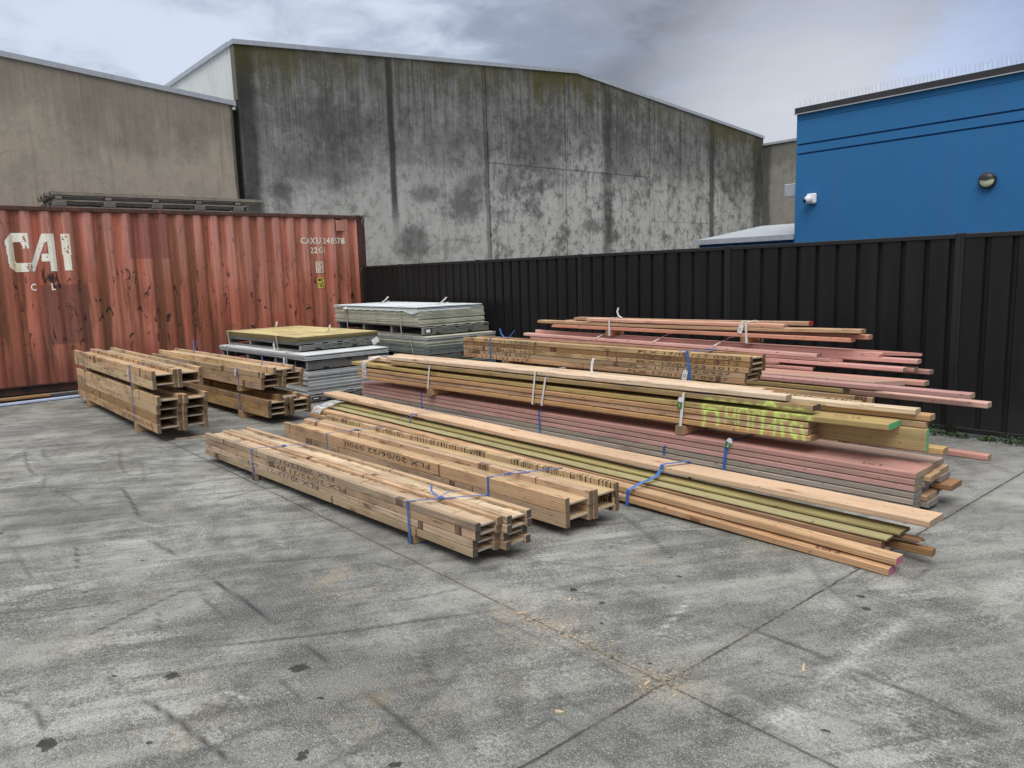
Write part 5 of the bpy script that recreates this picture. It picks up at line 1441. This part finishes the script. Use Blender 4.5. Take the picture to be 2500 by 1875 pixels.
# ------------------------------------------------------------------ H: stamped joist bundle behind the sprayed pack
GH = 'joists of the stamped rear bundle'
H = Frame(-3.29, 5.262, 1.0)
codes = ['0927', '0927', '1012', '1012', '0928']
offs = [-.09, -.085, .0, .0, .0]
nmH = ['lowest', 'second lowest', 'middle', 'dark second highest', 'topmost']
for i in range(5):
    s1 = [-.048, -.045, -.012, -.003, .0][i]
    sa, sb = [-.72, -.70, -.62, -.62, -.60][i], [-3.12, -3.08, -3.0, -3.0, -2.98][i]
    st = [((f'FLX 17/01/23 {codes[i]}', 3.7 + sa, .0228), dict(size=.037, wx=3.5)), ((f'FLX 17/01/23 {codes[i]}', 3.7 + sb, .0228), dict(size=.037, wx=3.5))]
    joist(H, -3.70, s1, .002 * (i % 2), .620 + .0456 * i, .0430, .240, f'{nmH[i]} date stamped joist of the rear bundle behind the sprayed pack', GH,
          FLANGE_D if i in (3,) else FLANGE, FLANGE_D, WEB, stamps=st)
strap(H, -.595, 0, .242, .585, .85, STRAP_B, 'bright blue strap on the right part of the stamped rear bundle', 'straps on the stamped rear bundle', .026, skew=.03, skt=.12, knot=.3,
      tails=[[(0, -.004, .856), (-.04, .0, .862), (-.075, -.02, .846)], [(.04, .08, .86), (.10, .12, .872), (.17, .15, .868)]])
strap(H, -3.21, 0, .242, .585, .85, STRAP_B, 'bright blue strap with two upright tails on the left of the stamped rear bundle', 'straps on the stamped rear bundle', .020, skt=.08,
      tails=[[(.10, .12, .856), (.04, .13, .89), (0, .14, .95)], [(.16, .12, .856), (.20, .12, .88), (.27, .13, .945)]])
tag(H, -.605, -.010, .695, '22', 'white tag with a black number on the stamped rear bundle', tilt=12, size=(.05, .09))
for i in range(6):
    joist(H, -3.1, [.72, .70, .72, .74, .76, .875][i], .004 + .004 * (i % 2), .03 + .0915 * i, .0905, .236,
          'deep joist in the column under the stamped rear bundle', 'joists under the stamped rear bundle', FLANGE_I, FLANGE, WEB)
for s, n in ((-2.95, 'left'), (-.55, 'right')):
    bearer(H, s, 0, .24, .579, .040, f'thin bearer under the {n} end of the stamped rear bundle', 'bearers under the stamped rear bundle')
for s in (-2.6, .2):
    bearer(H, s, 0, .24, 0, .0295, 'low bearer on the ground under the hidden deep joists', 'bearers on the ground under the deep joists')

# ------------------------------------------------------------------ I: lower pink pack by the fence
GI = 'boards of the lower fence pack'
I_ = Frame(-2.0, 6.0, 1.0)
k = dict(group=GI)
for i in range(10):
    for j in range(3):
        board('timber_board', I_, -5.2, [-1.45, -1.5, -1.4][j] + .03 * ((i * 7 + j * 3) % 5), .03 + .2 * j, .05 + .0452 * i, .19, .0445, PINK_G,
              'shaded pink board deep inside the lower fence pack', group='shaded boards of the lower fence pack')
board('timber_board', I_, -5.1, -.89, 0, .505, .14, .042, TREAT, 'olive treated board on the near lower edge of the lower fence pack', z1=.502, **k)
board('timber_board', I_, -5.0, .115, .150, .508, .10, .045, PINK_B, 'longest pink board jutting right lowest in the lower fence pack', z1=.466, **k)
board('timber_board', I_, -5.15, .045, .01, .551, .10, .042, PINK, 'pink board with a green tipped end above the olive treated board', z1=.549, dang=0, **k)
board('timber_board', I_, -4.8, -.62, .14, .551, .21, .042, PINK_G, 'wide worn pink board with a skewed end in the lower fence pack', cut1=.16, z1=.556, **k)
board('timber_board', I_, -5.0, -.40, .37, .5535, .10, .042, PINK, 'pink board on the far side of the lower fence pack', z1=.558, **k)
for s in (-4.6, -1.2):
    bearer(I_, s, 0, .6, 0, .049, 'low bearer on the ground under the lower fence pack', 'bearers under the lower fence pack')
o = board('timber_board', Frame(-1.96, 6.471, 1.6), -2.6, 0, 0, .002, .09, .045, PINK_B, 'pink board lying alone on the concrete near the fence', cat='board')

# ------------------------------------------------------------------ J: ragged pink pack by the fence
GJ = 'boards of the ragged pink fence pack'
J = Frame(-2.6, 6.5, 1.0)
k = dict(group=GJ)
for s in (-4.2, -1.9):
    bearer(J, s, .04, .52, .596 if False else .5955, .012, 'thin packer between the two pink fence packs', 'packers between the fence packs')
board('timber_board', J, -4.55, -.83, 0, .608, .09, .036, PINK_B, 'short bright pink board with a split end lowest in the ragged pack', z1=.590, ragged1=.02, **k)
board('timber_board', J, -4.60, -1.15, .0, .6445, .09, .034, PINK, 'short pink board second lowest on the near side of the ragged pack', z1=.628, **k)
board('timber_board', J, -4.62, -.03, 0, .679, .088, .040, PINK_B, 'long pink board in the middle of the near side of the ragged pack', z1=.640, **k)
board('timber_board', J, -4.6, -.62, .002, .7195, .09, .033, PINK, 'pink board with a stepped end on the near side of the ragged pack', z1=.681, cut1=.08, **k)
board('timber_board', J, -4.72, -.78, -.003, .7530, .09, .040, PINK_B, 'rounded end pink board on the upper near side of the ragged pack', z1=.712, bow=.004, **k)
board('timber_board', J, -4.5, .02, .10, .660, .09, .040, PINK, 'pink board jutting right behind the long middle board of the ragged pack', z1=.632, **k)
board('timber_board', J, -4.5, .10, .21, .634, .09, .040, PINK, 'lowest far pink board jutting right from the ragged pack', z1=.606, **k)
board('timber_board', J, -4.6, .045, .095, .745, .09, .040, PINK_B, 'longest pink board in the upper part of the ragged pack', z1=.702, **k)
board('timber_board', J, -4.6, -.27, .095, .786, .045, .048, PINK_B, 'top pink board with a torn end on the ragged pack', z1=.738, ragged1=.03, **k)
board('timber_board', J, -4.5, -.19, .20, .775, .16, .030, PINK, 'top far pink board cut to a point on the ragged pack', z1=.744, cut1=.35, **k)
board('timber_board', J, -4.5, -.5, .21, .70, .15, .042, PINK, 'pink board buried in the far side of the ragged pack', z1=.67, **k)
for s, n in ((-3.45, 'left'), (-2.62, 'middle'), (-1.86, 'right')):
    bm = bmesh.new(); ribbon(bm, [(0, -.01, 0), (.02, .02, .018), (.06, .09, .055), (.085, .16, .075), (.12, .20, .10)], (.022, 0, 0))
    ribbon(bm, [(.07, .12, .062), (.10, .12, .085), (.15, .13, .083)], (.018, 0, .004))
    o = bm_obj('strap', bm, STRAP_W, None, J.w(s, 0, .782 + .0085 * (s + 3.45) * -1), (0, 0, J.a)); thing(o, f'{n} white tied strap on top of the ragged pink pack', 'strap', 'straps on the ragged pack')

# ------------------------------------------------------------------ K: salmon pack on bearers, topmost by the fence
GK = 'boards of the salmon top pack'
K = Frame(-3.08, 6.5, 1.0)
k = dict(group=GK)
board('timber_board', K, -3.72, 0.0, 0, .880, .10, .043, RED, 'lowest near salmon board with a broken left end in the top pack', z1=.866, ragged0=.06, **k)
board('timber_board', K, -3.50, .105, .105, .882, .09, .044, RED, 'lowest far salmon board of the top pack', z1=.888, **k)
board('timber_board', K, -3.98, .088, .0, .9265, .10, .041, FIR, 'longest salmon board in the middle of the top pack with a yellow mark', z1=.947, bow=-.012, rnd0=.01, **k)
board('timber_board', K, -3.60, .02, .106, .928, .09, .041, RED, 'far middle salmon board of the top pack', z1=.938, bow=-.006, **k)
board('timber_board', K, -3.14, -.635, .002, .969, .09, .040, RED, 'short top near salmon board of the top pack', z1=.970, **k)
board('timber_board', K, -3.44, -.437, .095, .970, .09, .042, FIR, 'top far salmon board with rounded left end and red right end', z1=.993, bow=-.006, rnd0=.05, **k)
box_obj_ = [q for q in bpy.data.objects if q.get('label', '').startswith('top far salmon board')][0]
REDP = plain('red_end_paint', (.42, .03, .025), .6)
bm = bmesh.new(); bx(bm, 3.003, 3.0045, .003, .087, .003, .039); bm_obj('red_end', bm, REDP, box_obj_)
for s, n in ((-2.80, 'left'), (-1.045, 'right')):
    bearer(K, s, -.004, .24, .8145, .060, f'square bearer under the {n} part of the salmon top pack', 'bearers under the salmon top pack', .075, FIR)
strap(K, -2.78, 0, .20, .815, 1.012, STRAP_W, 'white strap with an upright tail on the left of the salmon top pack', 'straps on the salmon top pack', .024, tails=[[(.12, .08, 1.018), (.06, .09, 1.04), (.04, .09, 1.085), (.05, .10, 1.13)]])
strap(K, -1.025, 0, .20, .815, 1.012, STRAP_W, 'white knotted strap with a tag on the right of the salmon top pack', 'straps on the salmon top pack', .024, skt=.05, skew=.01, knot=.2, tails=[[(.02, .03, 1.018), (.06, .05, 1.035), (.10, .06, 1.02)], [(.02, .03, 1.018), (-.03, .02, 1.03), (-.06, .0, 1.01)]])
tag(K, -1.065, -.010, 1.0, '17', 'white numbered tag on the salmon top pack by the fence', tilt=16, size=(.05, .095))

# ------------------------------------------------------------------ pallets of sheet material
def sheet(x, y, z, lx, ly, t, ang, mt, label, group, name='cement_sheet', warp=0.0, ply=False):
    bm = bmesh.new(); n = 7
    top, bot = [], []
    ph = random.uniform(0, 6)
    for i in range(n):
        for (L, zz) in ((top, t), (bot, 0)):
            row = []
            for yy in (0, ly):
                xx = lx * i / (n - 1)
                row.append(bm.verts.new((xx + random.uniform(-.0015, .0015), yy + random.uniform(-.0015, .0015), zz + warp * math.sin(i * .9 + ph))))
            L.append(row)
    for i in range(n - 1):
        bm.faces.new((top[i][0], top[i + 1][0], top[i + 1][1], top[i][1]))
        bm.faces.new((bot[i][0], bot[i][1], bot[i + 1][1], bot[i + 1][0]))
        bm.faces.new((bot[i][0], bot[i + 1][0], top[i + 1][0], top[i][0]))
        bm.faces.new((bot[i][1], top[i][1], top[i + 1][1], bot[i + 1][1]))
    bm.faces.new((bot[0][0], top[0][0], top[0][1], bot[0][1])); bm.faces.new((bot[-1][0], bot[-1][1], top[-1][1], top[-1][0]))
    o = bm_obj(name, bm, mt, None, (x, y, z), (0, 0, math.radians(ang)))
    return thing(o, label, 'ply sheet' if ply else 'sheet', group)

def pallet(cx, cy, z, lx, ly, h, ang, label, n=4, text=None, flip=False, number=None, numx=None, lab=False):
    """long pallet: runners across its short side, deck boards along; (cx, cy) is its near right corner"""
    a = math.radians(ang)
    e = empty('pallet', (cx, cy, z), (0, 0, a)); thing(e, label, 'pallet')
    td, bd = .019, .017
    for k in range(n):
        x1 = -k * (lx - .05) / (n - 1)
        bm = bmesh.new(); bx(bm, x1 - .05, x1, 0, ly, bd, h - td, .003); r = bm_obj('runner', bm, RUNNER, e)
        if k == 0:
            for (yy, zz, w) in ((.18, .0, .08), (.47, .62, .07), (.66, .0, .07), (.93, .62, .06)):
                bm = bmesh.new(); bx(bm, -.001, .0016, yy * ly, yy * ly + w, bd + (h - td - bd - .026) * zz / .62 if zz else bd + .001, bd + ((h - td - bd - .026) * zz / .62 if zz else .001) + .022)
                bm_obj('strap_notch', bm, NOTCH, r)
            if text:
                me = text_mesh(text, .072, 1.45, 1.0)
                xs = [v.co.x for v in me.vertices]; m0, m1 = min(xs), max(xs)
                for v in me.vertices:
                    v.co.x -= (m0 + m1) / 2; v.co.y -= .024
                    if flip: v.co.x, v.co.y = -v.co.x, -v.co.y
                me.transform(Matrix.Translation((.0018, ly * .52, h / 2)) @ Matrix(((0, 0, 1, 0), (1, 0, 0, 0), (0, 1, 0, 0), (0, 0, 0, 1))))
                me.materials.clear(); me.materials.append(GREENINK)
                o = bpy.data.objects.new('stencil', me); COL.objects.link(o); o.parent = r
            if number:
                me = text_mesh(number, .06, 1.2, 1.0)
                for v in me.vertices:
                    v.co.x -= .055; v.co.y -= .021
                    if flip: v.co.x, v.co.y = -v.co.x, -v.co.y
                me.transform(Matrix.Translation((.0018, numx, h / 2)) @ Matrix(((0, 0, 1, 0), (1, 0, 0, 0), (0, 1, 0, 0), (0, 0, 0, 1))))
                me.materials.clear(); me.materials.append(GREENINK)
                o = bpy.data.objects.new('stencil', me); COL.objects.link(o); o.parent = r
            if lab:
                bm = bmesh.new(); bx(bm, .0005, .003, .03, .15, .035, h - .03); bm_obj('delivery_label', bm, DARKM, r)
                bm = bmesh.new(); bx(bm, .0032, .0042, .045, .115, .048, h - .045); bm_obj('label_print', bm, TAGM, r)
    for k in range(6):
        y0 = k * (ly - .11) / 5
        bm = bmesh.new(); bx(bm, -lx - random.uniform(0, .01), .004 if k else -.052, y0, y0 + .11, h - td, h, .002); bm_obj('deck_board', bm, DECK, e)
    for k in range(4):
        y0 = k * (ly - .10) / 3
        bm = bmesh.new(); bx(bm, -lx, -.051, y0, y0 + .10, 0, bd, .002); bm_obj('bottom_board', bm, DECK, e)
    return e

# front stack: three tiers
pallet(-8.86, 4.135, .0, 2.72, 1.20, .105, 2.2, 'lowest dark pallet under the front grey sheet stack', lab=True)
zz = .1055
r = np.random.default_rng(2)
while zz < .405:
    t = .0215
    sheet(-8.875 - 2.70 + r.uniform(-.03, .012), 4.128 + r.uniform(-.022, .012) - .104, zz, 2.70, 1.20, t - .0050, 2.2, SHEETG if r.random() < .6 else SHEETW, 'grey cement sheet in the lowest tier of the front sheet stack', 'sheets in the lowest tier of the front stack', warp=.0006)
    zz += t
P1b = zz
pallet(-8.87, 4.135, P1b, 2.72, 1.21, .140, 2.2, 'middle grey pallet of the front sheet stack', lab=False)
zz = P1b + .1405
for q in range(5):
    sheet(-8.845 - 2.74 + r.uniform(-.03, .012), 4.115 - .105 + r.uniform(-.022, .012), zz, 2.74, 1.23, .0100, 2.2, SHEETG if q % 2 else SHEETW, 'pale sheet in the middle tier of the front sheet stack', 'sheets in the middle tier of the front stack', warp=.0008)
    zz += .0145
P1c = zz
pallet(-9.262, 4.238, P1c + .001, 2.42, 1.16, .100, 1.6, 'upper grey pallet with upside down green lettering in the front stack', n=4, text='James Hardie', flip=True, number='575', numx=1.03)
o = box_obj('delivery_label', 0, .002, -.055, .055, -.04, .04, TAGM, loc=(-9.275, 5.36, P1c + .062), rot=(math.radians(28), 0, math.radians(1.6))); thing(o, 'white paper label curling off the upper pallet of the front stack', 'paper label')
zz = P1c + .1015
for q, t in enumerate((.009, .012, .009)):
    sheet(-11.68 + r.uniform(-.01, .01), 4.15 + r.uniform(-.005, .005), zz, 2.40, 1.225, t - .001, 1.4, SHEETK, 'thin dark sheet under the olive plywood of the front stack', 'thin dark sheets under the plywood', warp=.0005)
    zz += t
for q, t in enumerate((.018, .022, .026)):
    sheet(-11.70 + .012 * q, 4.140 - .002 * q, zz, 2.415, 1.225, t - .001, 1.4, PLY, ['lower', 'middle', 'top'][q] + ' olive plywood sheet on the front stack', 'plywood sheets on the front stack', name='plywood_sheet', ply=True)
    zz += t
ZT1 = zz
S1F = Frame(-9.262, 4.238, 1.6)
for s, n in ((-2.22, 'left'), (-.55, 'right')):
    strap(S1F, s, -.075, .9, P1c + .003, ZT1, STRAP_G, f'{n} pale strap round the olive plywood of the front stack', 'straps on the front stack', .026, skew=.04,
          tails=[])
    bm = bmesh.new(); ribbon(bm, [(0, 0, 0), (.05, .02, .006), (.12, .03, .02), (.15, .035, .06), (.16, .04, .11)], (.008, .026, 0)); o = bm_obj('strap', bm, STRAP_W, None, S1F.w(s + .12, .55, ZT1 + .006), (0, 0, S1F.a)); thing(o, f'{n} curled white strap tail on top of the olive plywood', 'strap', 'strap tails on the sheet stacks')
S2F = Frame(-8.86, 4.115, 2.2)
for s, n in ((-2.43, 'left'), (-.50, 'right')):
    strap(S2F, s, -.012, .10, P1b + .02, P1c, STRAP_G, f'{n} short strap on the pale sheets in the middle of the front stack', 'straps on the front stack', .026, skew=-.01)
tag(S1F, -.585, -.10, P1c + .10, '14', 'white numbered tag on the olive plywood straps', tilt=-4, size=(.055, .095))
tag(S2F, -.545, -.03, P1c - .06, '15', 'white numbered tag on the middle tier strap of the front stack', tilt=10, size=(.055, .095))

# rear stack
r = np.random.default_rng(9)
pallet(-8.77, 5.90, .345, 2.72, 1.20, .118, -1.5, 'lower pallet of the rear sheet stack with green lettering', text='James Hardie', number='575', numx=.12)
zz = .02
while zz < .332:
    sheet(-8.78 - 2.7 + r.uniform(-.01, .01), 5.905 + .07, zz, 2.70, 1.20, .020, -1.5, SHEETK, 'dark sheet in the hidden lowest tier of the rear stack', 'sheets in the lowest tier of the rear stack'); zz += .0217
zz = .464
while zz < .715:
    dk = zz < .565
    t = .0195
    sheet(-8.75 - 2.72 + r.uniform(-.02, .02) - (.02 if dk else 0), 5.885 + .071 + r.uniform(-.012, .01), zz, 2.72, 1.20, t - .0055, -1.5, SHEETK if dk else (SHEETC if r.random() < .6 else SHEETG), ('dark' if dk else 'cream edged') + ' cement sheet in the middle tier of the rear stack', ('dark' if dk else 'cream') + ' sheets in the middle tier of the rear stack', warp=.0007); zz += t
P2b = zz
pallet(-8.885, 5.91, P2b, 2.66, 1.16, .135, -1.5, 'upper dark pallet of the rear sheet stack with faint green lettering', n=4, text='James Hardie', number='575', numx=.10, lab=True)
zz = P2b + .1355
while zz < 1.058:
    t = .0185
    sheet(-8.935 - 2.62 + r.uniform(-.015, .015), 5.88 + .07 + r.uniform(-.012, .008), zz, 2.62, 1.15, t - .0055, -1.5, SHEETC, 'cream edged cement sheet in the upper tier of the rear stack', 'sheets in the upper tier of the rear stack', warp=.0007); zz += t
sheet(-11.57, 5.94, zz, 2.63, 1.15, .012, -1.5, SHEETW, 'pale green sheet just under the top of the rear stack', 'top sheets of the rear stack', warp=.001); zz += .016
sheet(-11.60, 5.93, zz + .002, 2.66, 1.16, .010, -1.5, SHEETW, 'second highest pale sheet of the rear stack', 'top sheets of the rear stack', warp=.001); zz += .026
sheet(-11.56, 5.93, zz, 2.62, 1.14, .0125, -1.5, SHEETT, 'topmost pale blue white sheet of the rear stack', 'top sheets of the rear stack', warp=.0005); zz += .0125
ZT2 = zz
S3F = Frame(-8.935, 5.872, -1.5)
for s, n in ((-2.20, 'left'), (-.50, 'right')):
    strap(S3F, s, 0, 1.16, P2b + .004, ZT2, STRAP_G, f'{n} pale strap round the upper tier of the rear stack', 'straps on the rear stack', .026, skew=.02,
          tails=[])
    bm = bmesh.new(); ribbon(bm, [(0, 0, 0), (.05, .03, .02), (.11, .06, .06), (.15, .09, .11)], (.012, .03, 0)); ribbon(bm, [(.02, .02, .004), (.10, .02, .012), (.22, .03, .03), (.28, .03, .045)], (.004, .03, 0)); o = bm_obj('strap', bm, STRAP_W, None, S3F.w(s + .2, .5, ZT2 + .004), (0, 0, S3F.a)); thing(o, f'{n} loose white strap tail on top of the rear stack', 'strap', 'strap tails on the sheet stacks')
strap(Frame(-8.76, 5.868, -1.5), -.42, 0, .12, .47, P2b - .001, STRAP_G, 'pale knotted strap on the middle tier of the rear stack', 'straps on the rear stack', .022, skew=.06, tails=[[(-.0, -.01, P2b - .02), (-.05, -.02, P2b - .045), (-.08, -.02, P2b - .08)]])
# torn paper wrapping under the top sheets
bm = bmesh.new(); rr = np.random.default_rng(4); prev = None
for i, xx in enumerate(np.linspace(-2.2, .02, 40)):
    d = .010 + .012 * abs(math.sin(i * .7)) + (.045 * math.exp(-((xx + .15) / .13) ** 2)) + rr.uniform(0, .006)
    a, b = bm.verts.new((xx, -.006, 0)), bm.verts.new((xx, -.010 - rr.uniform(0, .004), -d))
    if prev: bm.faces.new((prev[0], a, b, prev[1]))
    prev = (a, b)
for i, yy in enumerate(np.linspace(.03, .9, 18)):
    d = .012 + .012 * abs(math.sin(i * 1.1))
    a, b = bm.verts.new((.028, yy, 0)), bm.verts.new((.032, yy, -d))
    if prev: bm.faces.new((prev[0], a, b, prev[1]))
    prev = (a, b)
o = bm_obj('torn_paper', bm, plain('torn_wrap', (.62, .70, .72), .6), None, (-8.935, 5.868, ZT2 - .042), (0, 0, math.radians(-1.5))); thing(o, 'torn pale paper wrapping hanging from the upper rear sheets', 'paper wrap')
bm = bmesh.new(); rr = np.random.default_rng(6)
bmesh.ops.create_icosphere(bm, subdivisions=3, radius=1.0)
for v in bm.verts:
    v.co = Vector((v.co.x * .07, v.co.y * .02, v.co.z * .018)) * (1 + rr.uniform(-.2, .2))
o = bm_obj('plastic_scrap', bm, WHITEPL, None, S3F.w(-2.18, -.028, ZT2 - .055), (0, 0, 0)); thing(o, 'crumpled white plastic scrap caught on the left strap of the rear stack', 'plastic scrap')

# ------------------------------------------------------------------ small litter on the slab
def chip(x, y, L, w, t, ang, label, group=None, mt=None, name='wood_chip'):
    bm = bmesh.new()
    rr = np.random.default_rng(int(abs(x * 977 + y * 131)))
    sec = [(-.5, 0), (-.25, .5), (.2, .42), (.5, .05), (.22, -.45), (-.3, -.5)]
    lo = [bm.verts.new((a * L, b * w, 0)) for a, b in sec]; hi = [bm.verts.new((a * L * .96, b * w * .8, t * rr.uniform(.7, 1.2))) for a, b in sec]
    bm.faces.new(hi); bm.faces.new(list(reversed(lo)))
    for k in range(6): bm.faces.new((lo[k], lo[(k + 1) % 6], hi[(k + 1) % 6], hi[k]))
    o = bm_obj(name, bm, mt or CHIPM, None, (x, y, .0005), (0, 0, ang)); return thing(o, label, 'wood chip', group)
chip(-1.374, 2.605, .085, .012, .004, 2.0, 'long pale wood splinter on the open concrete right of the sawdust')
chip(-1.717, 2.08, .05, .012, .004, 1.6, 'small pale wood chip beside the crossing of the slab joints')
chip(-2.447, 2.392, .05, .014, .004, 2.2, 'pale wood chip on the slab between the sawdust and the timber')
chip(-1.808, 1.704, .035, .02, .005, .5, 'small wood chip nearest the camera beyond the slab joint')
chip(-7.823, 2.391, .42, .035, .015, 1.25, 'grey timber offcut on the concrete between the joist bundles')
chip(-2.495, 2.13, .06, .01, .004, 1.0, 'thin curled shaving at the left of the sawdust')
bm = bmesh.new(); rr = np.random.default_rng(21)
for _ in range(150):
    if rr.random() < .72:
        x, y = -2.27 + rr.normal(0, .17), 2.14 + rr.normal(0, .05) + rr.normal(0, .02)
    elif rr.random() < .5:
        x, y = -1.672 + rr.normal(0, .07), 2.12 + rr.normal(0, .06)
    else:
        x, y = rr.uniform(-4.5, -.9), rr.uniform(.5, 3.4)
    L, w, th = rr.uniform(.003, .010), rr.uniform(.0012, .003), rr.uniform(0, 6.3)
    c, s = math.cos(th), math.sin(th); h = rr.uniform(.001, .003)
    q = [bm.verts.new((x + a * c - b * s, y + a * s + b * c, .0006 + e)) for a, b, e in ((-L, -w, 0), (L, -w, h), (L * .8, w, h), (-L * .9, w, .0008))]
    bm.faces.new(q)
o = bm_obj('sawdust', bm, CHIPM); thing(o, 'scattered sawdust and shavings along the slab joint', 'sawdust', kind='stuff')
